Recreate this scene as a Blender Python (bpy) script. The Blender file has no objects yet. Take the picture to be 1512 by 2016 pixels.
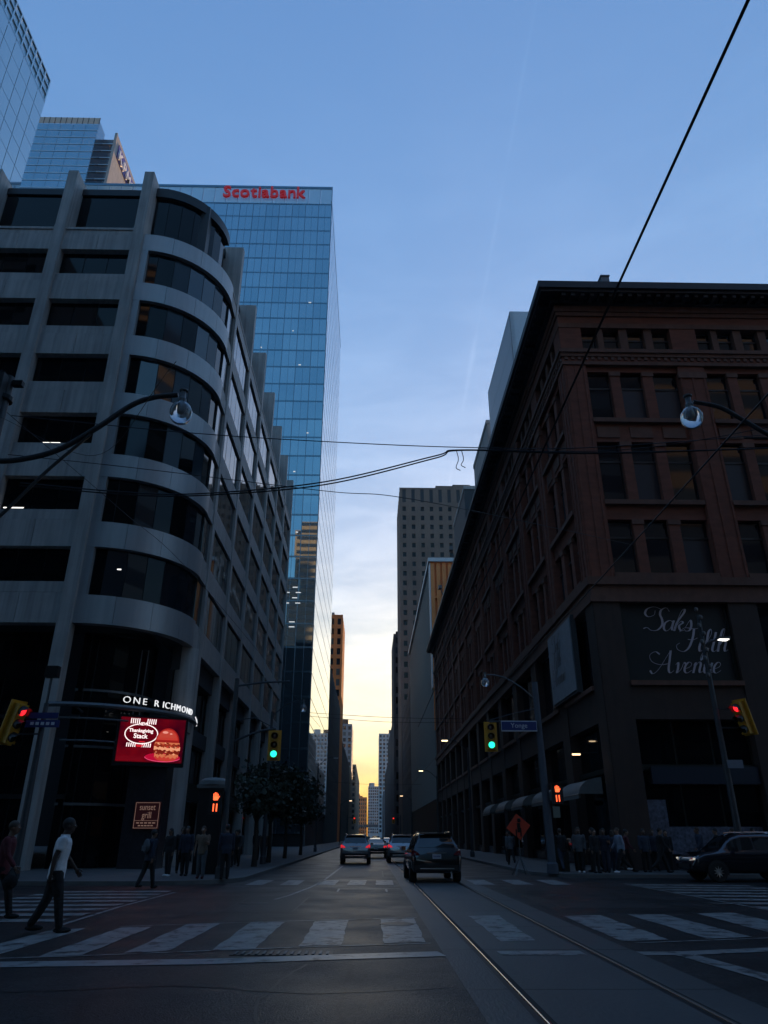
import bpy, bmesh, math, random
from mathutils import Vector, Matrix, Quaternion
random.seed(7)
R = math.radians
S = bpy.context.scene
COL = S.collection

# ------------------------------------------------------------------ camera
cam_d = bpy.data.cameras.new('camera'); cam = bpy.data.objects.new('camera', cam_d); COL.objects.link(cam)
cam_d.sensor_fit = 'VERTICAL'; cam_d.sensor_height = 24.0; cam_d.lens = 1408.0 / 2016.0 * 24.0
cam_d.clip_start = 0.1; cam_d.clip_end = 6000
yaw, pitch, roll = R(1.0328), R(24.4456), R(0.1)
f = Vector((math.sin(yaw) * math.cos(pitch), math.cos(yaw) * math.cos(pitch), math.sin(pitch)))
r0 = Vector((math.cos(yaw), -math.sin(yaw), 0)); u0 = r0.cross(f)
rr = r0 * math.cos(roll) + u0 * math.sin(roll); uu = u0 * math.cos(roll) - r0 * math.sin(roll)
M = Matrix((rr, uu, -f)).transposed().to_4x4(); M.translation = Vector((0, 0, 1.52))
cam.matrix_world = M
S.camera = cam
S.render.resolution_x, S.render.resolution_y = 768, 1024

# ------------------------------------------------------------------ sky, sun, exposure
SUN_AZ, SUN_EL = R(12.0), R(2.0)          # to the right of the street axis (+Y), low over the horizon
W = bpy.data.worlds.new('World'); S.world = W; W.use_nodes = True
nt = W.node_tree; nt.nodes.clear()
def wn(t, **k):
    n = nt.nodes.new(t)
    for a, b in k.items(): setattr(n, a, b)
    return n
out = wn('ShaderNodeOutputWorld'); bg = wn('ShaderNodeBackground'); sky = wn('ShaderNodeTexSky')
sky.sky_type = 'NISHITA'; sky.sun_disc = False
sky.sun_elevation = SUN_EL; sky.sun_rotation = SUN_AZ
sky.air_density = 1.4; sky.dust_density = 4.0; sky.ozone_density = 5.0; sky.altitude = 80
bg.inputs['Strength'].default_value = 0.15
tc = wn('ShaderNodeTexCoord'); mp = wn('ShaderNodeMapping'); mp.inputs['Scale'].default_value = (1.6, 0.8, 6.0)
mp.inputs['Rotation'].default_value = (0.05, R(24), 0)
nz = wn('ShaderNodeTexNoise'); nz.inputs['Scale'].default_value = 3.6; nz.inputs['Detail'].default_value = 9; nz.inputs['Roughness'].default_value = 0.62; nz.inputs['Distortion'].default_value = 0.5
rp = wn('ShaderNodeValToRGB'); rp.color_ramp.elements[0].position = 0.40; rp.color_ramp.elements[1].position = 0.74
sep = wn('ShaderNodeSeparateXYZ'); el = wn('ShaderNodeValToRGB')   # thin cloud only low over the horizon
el.color_ramp.elements[0].position = 0.0; el.color_ramp.elements[0].color = (1, 1, 1, 1)
el.color_ramp.elements[1].position = 0.85; el.color_ramp.elements[1].color = (0, 0, 0, 1)
ml = wn('ShaderNodeMath', operation='MULTIPLY'); m2 = wn('ShaderNodeMath', operation='MULTIPLY'); m2.inputs[1].default_value = 1.0; m2.use_clamp = True
sc = wn('ShaderNodeMixRGB', blend_type='MULTIPLY'); sc.inputs[0].default_value = 1; sc.inputs[2].default_value = (1.75, 1.55, 1.36, 1)
mx = wn('ShaderNodeMixRGB'); hs = wn('ShaderNodeHueSaturation'); hs.inputs['Saturation'].default_value = 1.2
L = nt.links.new
L(tc.outputs['Generated'], mp.inputs[0]); L(mp.outputs[0], nz.inputs[0]); L(nz.outputs[0], rp.inputs[0])
L(tc.outputs['Generated'], sep.inputs[0]); L(sep.outputs['Z'], el.inputs[0])
L(rp.outputs[0], ml.inputs[0]); L(el.outputs[0], ml.inputs[1]); L(ml.outputs[0], m2.inputs[0])
# film-like response of the whole sky: one power curve for each channel
sp = wn('ShaderNodeSeparateColor'); cb = wn('ShaderNodeCombineColor'); L(sky.outputs[0], sp.inputs[0])
for i, (gain, power) in enumerate(((0.97, 0.428), (1.11, 0.545), (1.0, 0.452))):
    pw = wn('ShaderNodeMath', operation='POWER'); pw.inputs[1].default_value = power; gn = wn('ShaderNodeMath', operation='MULTIPLY'); gn.inputs[1].default_value = gain
    L(sp.outputs[i], pw.inputs[0]); L(pw.outputs[0], gn.inputs[0]); L(gn.outputs[0], cb.inputs[i])
L(cb.outputs[0], hs.inputs['Color']); L(hs.outputs[0], sc.inputs[1])
L(m2.outputs[0], mx.inputs[0]); L(hs.outputs[0], mx.inputs[1]); L(sc.outputs[0], mx.inputs[2])
# an old vapour trail, broken up by the wind
TRAIL = (-0.9809, 0.0205, 0.1933)
dt = wn('ShaderNodeVectorMath', operation='DOT_PRODUCT'); dt.inputs[1].default_value = TRAIL; L(tc.outputs['Generated'], dt.inputs[0])
ab = wn('ShaderNodeMath', operation='ABSOLUTE'); L(dt.outputs['Value'], ab.inputs[0])
n6 = wn('ShaderNodeTexNoise'); n6.inputs['Scale'].default_value = 9; n6.inputs['Detail'].default_value = 6; L(tc.outputs['Generated'], n6.inputs[0])
wb = wn('ShaderNodeMath', operation='MULTIPLY_ADD'); wb.inputs[1].default_value = 0.02; wb.inputs[2].default_value = -0.007; L(n6.outputs[0], wb.inputs[0])
rg_ = wn('ShaderNodeMath', operation='SUBTRACT'); L(wb.outputs[0], rg_.inputs[0]); L(ab.outputs[0], rg_.inputs[1])
tm = wn('ShaderNodeMapRange'); tm.inputs[1].default_value = 0.0; tm.inputs[2].default_value = 0.006; tm.inputs[3].default_value = 0.0; tm.inputs[4].default_value = 0.30; L(rg_.outputs[0], tm.inputs[0])
m7 = wn('ShaderNodeMixRGB'); L(tm.outputs[0], m7.inputs[0]); L(mx.outputs[0], m7.inputs[1]); L(sc.outputs[0], m7.inputs[2]); L(m7.outputs[0], bg.inputs[0])
L(bg.outputs[0], out.inputs[0])

sd = bpy.data.lights.new('sun', 'SUN'); sd.energy = 1.2; sd.angle = R(0.53); sd.color = (1.0, 0.62, 0.33)
sun = bpy.data.objects.new('sun', sd); COL.objects.link(sun)
to_sun = Vector((math.sin(SUN_AZ) * math.cos(SUN_EL), math.cos(SUN_AZ) * math.cos(SUN_EL), math.sin(SUN_EL)))
sun.rotation_euler = to_sun.to_track_quat('Z', 'Y').to_euler(); sun.location = (0, 0, 300)

S.view_settings.view_transform = 'Standard'; S.view_settings.look = 'None'
S.view_settings.exposure = 2.55; S.view_settings.gamma = 1.0; S.view_settings.use_curve_mapping = False
S.render.engine = 'CYCLES'
S.cycles.max_bounces = 7; S.cycles.diffuse_bounces = 3; S.cycles.glossy_bounces = 4; S.cycles.transmission_bounces = 6
S.cycles.use_denoising = True; S.cycles.sample_clamp_indirect = 6
S.cycles.caustics_refractive = False

# ------------------------------------------------------------------ materials
MATS = {}
def mat(name, col, rough=0.6, metal=0.0, var=0.0, vscale=3.0, bump=0.0, bscale=40.0, spec=0.5, emit=None, estr=0.0,
        streak=0.0, alpha=None, trans=0.0, coat=0.0, stretch=(1, 1, 1), rvar=0.0, bdist=0.02):
    m = bpy.data.materials.new(name); m.use_nodes = True; MATS[name] = m
    t = m.node_tree; b = t.nodes['Principled BSDF']; N = t.nodes.new; K = t.links.new
    b.inputs['Base Color'].default_value = (*col, 1); b.inputs['Roughness'].default_value = rough
    b.inputs['Metallic'].default_value = metal; b.inputs['Specular IOR Level'].default_value = spec
    if coat: b.inputs['Coat Weight'].default_value = coat; b.inputs['Coat Roughness'].default_value = 0.05
    if trans: b.inputs['Transmission Weight'].default_value = trans
    if emit: b.inputs['Emission Color'].default_value = (*emit, 1); b.inputs['Emission Strength'].default_value = estr
    if var or bump or streak or rvar:
        tc = N('ShaderNodeTexCoord'); geo = N('ShaderNodeNewGeometry')
        mp = N('ShaderNodeMapping'); mp.inputs['Scale'].default_value = stretch
        K(geo.outputs['Position'], mp.inputs[0])
    last = None
    if var:
        n = N('ShaderNodeTexNoise'); n.inputs['Scale'].default_value = vscale; n.inputs['Detail'].default_value = 6; n.inputs['Roughness'].default_value = 0.6
        K(mp.outputs[0], n.inputs[0])
        mr = N('ShaderNodeMapRange'); mr.inputs[1].default_value = 0.25; mr.inputs[2].default_value = 0.75
        mr.inputs[3].default_value = 1 - var; mr.inputs[4].default_value = 1 + var; K(n.outputs[0], mr.inputs[0])
        last = mr.outputs[0]
    if streak:
        mp2 = N('ShaderNodeMapping'); mp2.inputs['Scale'].default_value = (2.2, 2.2, 0.12); K(geo.outputs['Position'], mp2.inputs[0])
        n2 = N('ShaderNodeTexNoise'); n2.inputs['Scale'].default_value = 2.0; n2.inputs['Detail'].default_value = 5; K(mp2.outputs[0], n2.inputs[0])
        mr2 = N('ShaderNodeMapRange'); mr2.inputs[1].default_value = 0.35; mr2.inputs[2].default_value = 0.7
        mr2.inputs[3].default_value = 1.0; mr2.inputs[4].default_value = 1 - streak; K(n2.outputs[0], mr2.inputs[0])
        if last is not None:
            mm = N('ShaderNodeMath'); mm.operation = 'MULTIPLY'; K(last, mm.inputs[0]); K(mr2.outputs[0], mm.inputs[1]); last = mm.outputs[0]
        else: last = mr2.outputs[0]
    if last is not None:
        mc = N('ShaderNodeMixRGB'); mc.blend_type = 'MULTIPLY'; mc.inputs[0].default_value = 1; mc.inputs[1].default_value = (*col, 1)
        K(last, mc.inputs[2]); K(mc.outputs[0], b.inputs['Base Color'])
    if rvar:
        n4 = N('ShaderNodeTexNoise'); n4.inputs['Scale'].default_value = vscale * 0.7; n4.inputs['Detail'].default_value = 4; K(mp.outputs[0], n4.inputs[0])
        mr4 = N('ShaderNodeMapRange'); mr4.inputs[1].default_value = 0.3; mr4.inputs[2].default_value = 0.7
        mr4.inputs[3].default_value = rough - rvar; mr4.inputs[4].default_value = rough + rvar; K(n4.outputs[0], mr4.inputs[0]); K(mr4.outputs[0], b.inputs['Roughness'])
    if bump:
        n3 = N('ShaderNodeTexNoise'); n3.inputs['Scale'].default_value = bscale; n3.inputs['Detail'].default_value = 4; K(mp.outputs[0], n3.inputs[0])
        bp = N('ShaderNodeBump'); bp.inputs['Strength'].default_value = bump; bp.inputs['Distance'].default_value = bdist; K(n3.outputs[0], bp.inputs['Height']); K(bp.outputs[0], b.inputs['Normal'])
    return m

LAMP = 0.22      # lamp strengths below are for exposure 0
def emis(name, col, s):
    m = bpy.data.materials.new(name); m.use_nodes = True; t = m.node_tree; t.nodes.clear()
    e = t.nodes.new('ShaderNodeEmission'); e.inputs[0].default_value = (*col, 1); e.inputs[1].default_value = s * LAMP
    o = t.nodes.new('ShaderNodeOutputMaterial'); t.links.new(e.outputs[0], o.inputs[0]); MATS[name] = m
    return m

asphalt = mat('asphalt', (0.016, 0.0162, 0.0166), 0.46, var=0.32, vscale=0.9, bump=0.8, bscale=45, bdist=0.012, rvar=0.08, spec=0.32)
yonge_asphalt = mat('older_asphalt', (0.052, 0.052, 0.053), 0.6, var=0.3, vscale=0.5, bump=0.4, bscale=45, rvar=0.06)
def wear(m, base, scale=0.35, stretch=(1, 1, 1)):
    """hairline cracks, tar repairs and tyre-polished lanes in a road surface"""
    t = m.node_tree; N = t.nodes.new; K = t.links.new; b = t.nodes['Principled BSDF']
    ge = N('ShaderNodeNewGeometry'); no = N('ShaderNodeTexNoise'); no.inputs['Scale'].default_value = 1.3; no.inputs['Detail'].default_value = 5; K(ge.outputs['Position'], no.inputs[0])
    mv = N('ShaderNodeMixRGB'); mv.inputs[0].default_value = 0.22; K(ge.outputs['Position'], mv.inputs[1]); K(no.outputs['Color'], mv.inputs[2])
    vo = N('ShaderNodeTexVoronoi'); vo.feature = 'DISTANCE_TO_EDGE'; vo.inputs['Scale'].default_value = scale; K(mv.outputs[0], vo.inputs[0])
    cr = N('ShaderNodeMapRange'); cr.inputs[1].default_value = 0.0; cr.inputs[2].default_value = 0.012; cr.inputs[3].default_value = 0.35; cr.inputs[4].default_value = 1.0; K(vo.outputs['Distance'], cr.inputs[0])
    n2 = N('ShaderNodeTexNoise'); n2.inputs['Scale'].default_value = 0.23; n2.inputs['Detail'].default_value = 2; K(ge.outputs['Position'], n2.inputs[0])
    pr = N('ShaderNodeMapRange'); pr.inputs[1].default_value = 0.52; pr.inputs[2].default_value = 0.56; pr.inputs[3].default_value = 1.0; pr.inputs[4].default_value = 0.72; K(n2.outputs[0], pr.inputs[0])
    mp = N('ShaderNodeMapping'); mp.inputs['Scale'].default_value = (1.1, 0.04, 1); K(ge.outputs['Position'], mp.inputs[0])
    n3 = N('ShaderNodeTexNoise'); n3.inputs['Scale'].default_value = 1.4; n3.inputs['Detail'].default_value = 3; K(mp.outputs[0], n3.inputs[0])
    lr = N('ShaderNodeMapRange'); lr.inputs[1].default_value = 0.3; lr.inputs[2].default_value = 0.7; lr.inputs[3].default_value = 0.75; lr.inputs[4].default_value = 1.3; K(n3.outputs[0], lr.inputs[0])
    old = b.inputs['Base Color'].links[0].from_socket; prev = old
    n4 = N('ShaderNodeTexNoise'); n4.inputs['Scale'].default_value = 19; n4.inputs['Detail'].default_value = 3; K(ge.outputs['Position'], n4.inputs[0])
    ag = N('ShaderNodeMapRange'); ag.inputs[1].default_value = 0.38; ag.inputs[2].default_value = 0.66; ag.inputs[3].default_value = 0.2; ag.inputs[4].default_value = 2.6; K(n4.outputs[0], ag.inputs[0])
    for s_ in (cr.outputs[0], pr.outputs[0], lr.outputs[0], ag.outputs[0]):
        mm = N('ShaderNodeMixRGB'); mm.blend_type = 'MULTIPLY'; mm.inputs[0].default_value = 1; K(prev, mm.inputs[1]); K(s_, mm.inputs[2]); prev = mm.outputs[0]
    K(prev, b.inputs['Base Color'])
wear(asphalt, None)
def chipped(m, under, amount=0.45, scale=2.6):
    """paint worn through to the asphalt in flakes and along the wheel paths"""
    t = m.node_tree; N = t.nodes.new; K = t.links.new; b = t.nodes['Principled BSDF']; ge = N('ShaderNodeNewGeometry')
    n1 = N('ShaderNodeTexNoise'); n1.inputs['Scale'].default_value = scale; n1.inputs['Detail'].default_value = 9; n1.inputs['Roughness'].default_value = 0.72; K(ge.outputs['Position'], n1.inputs[0])
    r_ = N('ShaderNodeMapRange'); r_.inputs[1].default_value = amount; r_.inputs[2].default_value = amount + 0.09; K(n1.outputs[0], r_.inputs[0])
    old = b.inputs['Base Color'].links[0].from_socket; mm = N('ShaderNodeMixRGB'); mm.inputs[1].default_value = (*under, 1); K(r_.outputs[0], mm.inputs[0]); K(old, mm.inputs[2]); K(mm.outputs[0], b.inputs['Base Color'])
track_conc = mat('track_concrete', (0.075, 0.075, 0.074), 0.5, var=0.22, vscale=0.7, bump=0.3, bscale=30, stretch=(1, 0.25, 1))
paint = mat('worn_white_paint', (0.26, 0.255, 0.245), 0.45, var=0.42, vscale=3.2, bump=0.3, bscale=50, bdist=0.008)
chipped(paint, (0.022, 0.023, 0.025), 0.40)
dull_steel = mat('dull_rail_steel', (0.10, 0.095, 0.09), 0.45, 0.8)
steel = mat('polished_rail_steel', (0.55, 0.55, 0.55), 0.22, 1.0)
sidewalk_m = mat('sidewalk_concrete', (0.095, 0.093, 0.09), 0.75, var=0.2, vscale=0.8, bump=0.25, bscale=25)
kerb_m = mat('kerb_concrete', (0.12, 0.118, 0.113), 0.75, var=0.2, vscale=1.5)
precast = mat('grey_precast', (0.46, 0.425, 0.395), 0.62, var=0.16, vscale=0.5, streak=0.34, bump=0.08, bscale=12)
band_m = mat('satin_panel', (0.42, 0.41, 0.405), 0.42, 0.35, var=0.06, vscale=0.5, streak=0.12)
dglass = mat('dark_glass', (0.004, 0.005, 0.006), 0.03, spec=0.22)
dglass2 = mat('dark_blue_glass', (0.010, 0.016, 0.022), 0.04, spec=1.0)
blind_glass = mat('glass_with_blinds', (0.022, 0.032, 0.042), 0.08, spec=0.3)
mullion = mat('dark_mullion', (0.02, 0.021, 0.023), 0.45, 0.3)
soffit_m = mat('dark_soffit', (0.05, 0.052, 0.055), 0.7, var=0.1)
granite = mat('dark_granite', (0.03, 0.026, 0.03), 0.25, var=0.3, vscale=6, spec=0.5)
brick = mat('red_brown_brick', (0.19, 0.066, 0.040), 0.85, var=0.28, vscale=1.1, bump=0.35, bscale=9, stretch=(1, 1, 3.2))
brownstone = mat('brownstone', (0.165, 0.078, 0.052), 0.8, var=0.22, vscale=1.5, bump=0.2, bscale=14, streak=0.2)
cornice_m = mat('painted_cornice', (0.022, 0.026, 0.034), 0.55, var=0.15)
winframe = mat('brown_window_frame', (0.035, 0.028, 0.026), 0.55)
shop_green = mat('green_black_shopfront', (0.012, 0.018, 0.015), 0.4)
black_board = mat('black_board', (0.012, 0.014, 0.014), 0.5)
letter_grey = mat('brushed_letter', (0.6, 0.56, 0.62), 0.4, 0.6)
poster_m = mat('pale_poster', (0.20, 0.24, 0.27), 0.6, var=0.15, vscale=2)
poster_ink = mat('poster_ink', (0.04, 0.05, 0.06), 0.6)
awning_m = mat('pale_awning', (0.15, 0.155, 0.15), 0.7, var=0.15, vscale=4)
black_metal = mat('black_metal', (0.015, 0.015, 0.016), 0.45, 0.5)
grey_metal = mat('galvanised_steel', (0.16, 0.165, 0.17), 0.5, 0.7, var=0.15, vscale=4)
pole_m = mat('painted_pole', (0.055, 0.06, 0.066), 0.5, 0.3, var=0.2, vscale=5)
sig_yellow = mat('signal_yellow', (0.62, 0.30, 0.02), 0.5, var=0.1, vscale=6)
sig_dark = mat('signal_visor', (0.012, 0.012, 0.012), 0.5)
lens_off = mat('unlit_lens', (0.05, 0.008, 0.006), 0.2)
lens_off2 = mat('unlit_amber_lens', (0.06, 0.025, 0.006), 0.2)
lens_off3 = mat('unlit_green_lens', (0.004, 0.03, 0.02), 0.2)
green_on = emis('lit_green', (0.02, 1.0, 0.52), 1.6)
red_on = emis('lit_red', (1.0, 0.02, 0.03), 1.4)
hand_on = emis('lit_orange', (1.0, 0.10, 0.03), 2.2)
tail_on = emis('tail_light_lit', (1.0, 0.03, 0.05), 0.5)
office_on = emis('office_light', (0.95, 0.97, 1.0), 0.7)
white_on = emis('lit_white', (1.0, 0.96, 0.88), 2.0)
warm_on = emis('lit_warm', (1.0, 0.72, 0.42), 3.0)
amber_on = emis('lit_amber', (1.0, 0.62, 0.34), 2.0)
blue_sign = mat('blue_street_sign', (0.02, 0.035, 0.16), 0.45)
sign_white = mat('sign_white', (0.6, 0.62, 0.66), 0.5)
orange_sign = mat('construction_orange', (0.62, 0.055, 0.02), 0.45)
wire_m = mat('dark_wire', (0.012, 0.012, 0.014), 0.5, 0.3)
globe_glass = mat('lamp_globe', (0.75, 0.8, 0.85), 0.06, trans=0.75, spec=0.5)
bark = mat('bark', (0.035, 0.028, 0.022), 0.9, var=0.2)
leaf = mat('dark_leaf', (0.022, 0.034, 0.018), 0.6, var=0.35, vscale=2)
tyre = mat('tyre_rubber', (0.012, 0.012, 0.012), 0.8)
rim_m = mat('alloy_rim', (0.35, 0.35, 0.36), 0.3, 0.9)
chrome = mat('bright_trim', (0.7, 0.7, 0.7), 0.15, 1.0)
car_glass = mat('tinted_car_glass', (0.010, 0.013, 0.014), 0.03, spec=0.8)
plate_m = mat('number_plate', (0.45, 0.46, 0.5), 0.5)
tail_off = mat('tail_light_lens', (0.12, 0.006, 0.008), 0.15)

# ------------------------------------------------------------------ mesh helpers
def link(o, parent=None):
    COL.objects.link(o)
    if parent is not None:
        o.parent = parent
        o.matrix_parent_inverse = Matrix.Translation(-parent.location) if (parent.parent is None and parent.rotation_euler == bpy_zero) else parent_world(parent).inverted()
    return o
from mathutils import Euler
bpy_zero = Euler((0, 0, 0))
def parent_world(p):
    m = Matrix.LocRotScale(p.location, p.rotation_euler, p.scale)
    if p.parent is not None: m = parent_world(p.parent) @ p.matrix_parent_inverse @ m
    return m
UNIT = {}
def unit_box(m):
    k = m.name
    if k not in UNIT:
        me = bpy.data.meshes.new('block_' + k)
        v = [(x, y, z) for z in (-.5, .5) for y in (-.5, .5) for x in (-.5, .5)]
        me.from_pydata(v, [], [(0, 2, 3, 1), (4, 5, 7, 6), (0, 1, 5, 4), (2, 6, 7, 3), (0, 4, 6, 2), (1, 3, 7, 5)])
        me.materials.append(m); UNIT[k] = me
    return UNIT[k]
def box(name, x0, x1, y0, y1, z0, z1, m, parent=None, rot=None):
    o = bpy.data.objects.new(name, unit_box(m))
    o.location = ((x0 + x1) / 2, (y0 + y1) / 2, (z0 + z1) / 2); o.scale = (abs(x1 - x0), abs(y1 - y0), abs(z1 - z0))
    if rot: o.rotation_euler = rot
    return link(o, parent)
def mesh(name, verts, faces, m, parent=None, smooth=False, loc=None, rotz=0):
    me = bpy.data.meshes.new(name); me.from_pydata([tuple(v) for v in verts], [], faces)
    if m is not None: me.materials.append(m)
    me.update()
    if smooth:
        me.polygons.foreach_set('use_smooth', [True] * len(me.polygons)); me.set_sharp_from_angle(angle=R(38))
    o = bpy.data.objects.new(name, me)
    if loc is not None: o.location = loc
    o.rotation_euler = (0, 0, rotz)
    return link(o, parent)
class MB:
    def __init__(s): s.v = []; s.f = []
    def add(s, v, f):
        n = len(s.v); s.v += [tuple(p) for p in v]; s.f += [tuple(i + n for i in q) for q in f]; return s
    def box(s, x0, x1, y0, y1, z0, z1):
        v = [(x, y, z) for z in (z0, z1) for y in (y0, y1) for x in (x0, x1)]
        return s.add(v, [(0, 2, 3, 1), (4, 5, 7, 6), (0, 1, 5, 4), (2, 6, 7, 3), (0, 4, 6, 2), (1, 3, 7, 5)])
    def tube(s, pts, rad, n=8, cap=True):
        pts = [Vector(p) for p in pts]; rads = rad if isinstance(rad, (list, tuple)) else [rad] * len(pts)
        base = len(s.v); up = Vector((0, 0, 1)); prev = None
        for i, p in enumerate(pts):
            t = (pts[min(i + 1, len(pts) - 1)] - pts[max(i - 1, 0)])
            t = t.normalized() if t.length > 1e-9 else Vector((0, 0, 1))
            if prev is None:
                a = t.cross(up);  a = a.normalized() if a.length > 1e-3 else Vector((1, 0, 0))
            else:
                a = (prev - t * prev.dot(t)); a = a.normalized() if a.length > 1e-6 else t.orthogonal().normalized()
            prev = a; b = t.cross(a)
            for k in range(n):
                an = 2 * math.pi * k / n
                s.v.append(tuple(p + (a * math.cos(an) + b * math.sin(an)) * rads[i]))
        for i in range(len(pts) - 1):
            for k in range(n):
                A = base + i * n + k; B = base + i * n + (k + 1) % n
                s.f.append((A, B, B + n, A + n))
        if cap:
            s.f.append(tuple(base + k for k in range(n))[::-1]); e = base + (len(pts) - 1) * n
            s.f.append(tuple(e + k for k in range(n)))
        return s
    def lathe(s, prof, c=(0, 0, 0), n=20):
        base = len(s.v)
        for r_, z_ in prof:
            for k in range(n):
                a = 2 * math.pi * k / n; s.v.append((c[0] + r_ * math.cos(a), c[1] + r_ * math.sin(a), c[2] + z_))
        for i in range(len(prof) - 1):
            for k in range(n):
                A = base + i * n + k; B = base + i * n + (k + 1) % n; s.f.append((A, B, B + n, A + n))
        return s
    def out(s, name, m, parent=None, smooth=False, loc=None, rotz=0): return mesh(name, s.v, s.f, m, parent, smooth, loc, rotz)
def empty(name, loc=(0, 0, 0), rotz=0):
    o = bpy.data.objects.new(name, None); o.location = loc; o.rotation_euler = (0, 0, rotz); o.empty_display_size = 0.3
    COL.objects.link(o); return o
def tag(o, label, cat, group=None, kind=None):
    if label: o['label'] = label
    if cat: o['category'] = cat
    if group: o['group'] = group
    if kind: o['kind'] = kind
    return o
def struct(o): o['kind'] = 'structure'; return o
def stuff(o): o['kind'] = 'stuff'; return o
FONT = bpy.data.fonts.load('<builtin>') if '<builtin>' not in bpy.data.fonts else bpy.data.fonts['<builtin>']
def text_mesh(txt, size, depth=0.02, shear=0.0, bold=0.0, align='CENTER', spacing=1.0):
    cu = bpy.data.curves.new('lettering', 'FONT'); cu.body = txt; cu.size = size; cu.extrude = depth / 2; cu.shear = shear
    cu.offset = bold; cu.align_x = align; cu.align_y = 'CENTER'; cu.space_character = spacing; cu.resolution_u = 3
    o = bpy.data.objects.new('lettering', cu); COL.objects.link(o)
    dg = bpy.context.evaluated_depsgraph_get(); me = bpy.data.meshes.new_from_object(o.evaluated_get(dg))
    bpy.data.objects.remove(o); bpy.data.curves.remove(cu)
    return me
def text(name, txt, size, m, loc, rot, parent=None, depth=0.02, shear=0.0, bold=0.0, align='CENTER', spacing=1.0, sx=1.0):
    me = text_mesh(txt, size, depth, shear, bold, align, spacing); me.materials.clear(); me.materials.append(m)
    o = bpy.data.objects.new(name, me); o.location = loc; o.rotation_euler = rot; o.scale = (sx, 1, 1)
    return link(o, parent)
def copy_tree(o, parent=None):
    c = o.copy(); COL.objects.link(c)
    if parent is not None: c.parent = parent
    for ch in o.children: copy_tree(ch, c)
    return c
FACE_CAM = (R(90), 0, 0)
# ================================================================== ground, road, pavements
g = mesh('ground', [(-3000, -1500, -0.03), (3000, -1500, -0.03), (3000, 4500, -0.03), (-3000, 4500, -0.03)], [(0, 1, 2, 3)], sidewalk_m); struct(g)
road = mesh('road', [(-9, -90, 0), (10, -90, 0), (10, 14, 0), (-9, 14, 0), (-400, 14, 0), (400, 14, 0), (400, 34, 0), (-400, 34, 0), (-9, 34, 0), (10, 34, 0), (10, 1500, 0), (-9, 1500, 0)],
            [(0, 1, 2, 3), (4, 5, 6, 7), (8, 9, 10, 11)], asphalt); struct(road)
# concrete bed of the tram line and its two rails
tt = empty('tram_track', (2.45, 10, 0)); struct(tt)
x0, x1, z = 1.08, 3.9, 0.004
mb = MB()
for a, b in ((-90, 12.5), (12.5, 30.5), (30.5, 60), (60, 140), (140, 900)):
    mb.add([(x0, a, z), (x1, a, z), (x1, b, z), (x0, b, z)], [(0, 1, 2, 3)])
mb.out('concrete_bed', track_conc, tt)
for xr in (1.62, 3.27):
    rv = []
    for yy in (-90, 0, 40, 150, 900): rv += [(xr + 0.026 * math.cos(R(180 - 20 * k)), yy, -0.004 + 0.026 * math.sin(R(20 * k))) for k in range(10)]
    mesh('rail', rv, [(i * 10 + k, i * 10 + k + 1, i * 10 + k + 11, i * 10 + k + 10) for i in range(4) for k in range(9)], steel if xr < 2 else dull_steel, tt, True)
    box('flange_groove', xr + 0.030, xr + 0.075, -90, 900, -0.02, 0.0065, tyre, tt)
    box('rail_sealant', xr - 0.085, xr - 0.030, -90, 900, -0.02, 0.0060, mullion, tt)
def stripe(q, z=0.008, m=paint, name='crosswalk_stripe', p=None, n=10):
    # worn painted bar: corner points bl, br, tr, tl with slightly ragged long edges
    bl, br, tr, tl = [Vector(a) for a in q]; v = []; fcs = []
    for i in range(n + 1):
        t = i / n; a = bl.lerp(tl, t); b = br.lerp(tr, t); j = 0.02
        v += [(a.x + random.uniform(-j, j), a.y, z), (b.x + random.uniform(-j, j), b.y, z)]
        if i: k = 2 * i; fcs.append((k - 2, k - 1, k + 1, k))
    return mesh(name, v, fcs, m, p or road)
for q in [((-5.75, 11.35), (-5.2, 11.5), (-5.1, 15.0), (-5.65, 14.85)), ((-4.57, 11.64), (-4.01, 11.81), (-3.98, 15.37), (-4.53, 15.13)), ((-3.49, 11.99), (-2.91, 12.17), (-2.84, 15.81), (-3.46, 15.59)),
          ((-2.30, 12.26), (-1.70, 12.41), (-1.64, 16.07), (-2.28, 16.01)), ((-1.05, 12.68), (-0.42, 12.80), (-0.40, 16.42), (-1.05, 16.24)),
          ((0.23, 13.01), (0.90, 13.12), (0.95, 16.78), (0.26, 16.60)), ((2.13, 13.19), (2.70, 13.32), (2.77, 17.37), (2.12, 17.25)),
          ((4.06, 13.2), (4.91, 13.41), (4.95, 17.43), (4.11, 17.25)), ((5.58, 13.51), (6.44, 13.76), (6.40, 17.6), (5.59, 17.6)), ((7.0, 13.8), (7.9, 14.1), (8.1, 18.0), (7.2, 17.85))]:
    stripe(q)
def line(pts, w, name='painted_line', z=0.008, m=paint, p=None):
    pts = [Vector((a[0], a[1], 0)) for a in pts]; v = []; fcs = []
    for i, a in enumerate(pts):
        d = (pts[min(i + 1, len(pts) - 1)] - pts[max(i - 1, 0)]).normalized(); nrm = Vector((-d.y, d.x, 0)) * w / 2
        v += [tuple(a + nrm + Vector((0, 0, z))), tuple(a - nrm + Vector((0, 0, z)))]
        if i: k = 2 * i; fcs.append((k - 2, k - 1, k + 1, k))
    return mesh(name, v, fcs, m, p or road)
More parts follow.
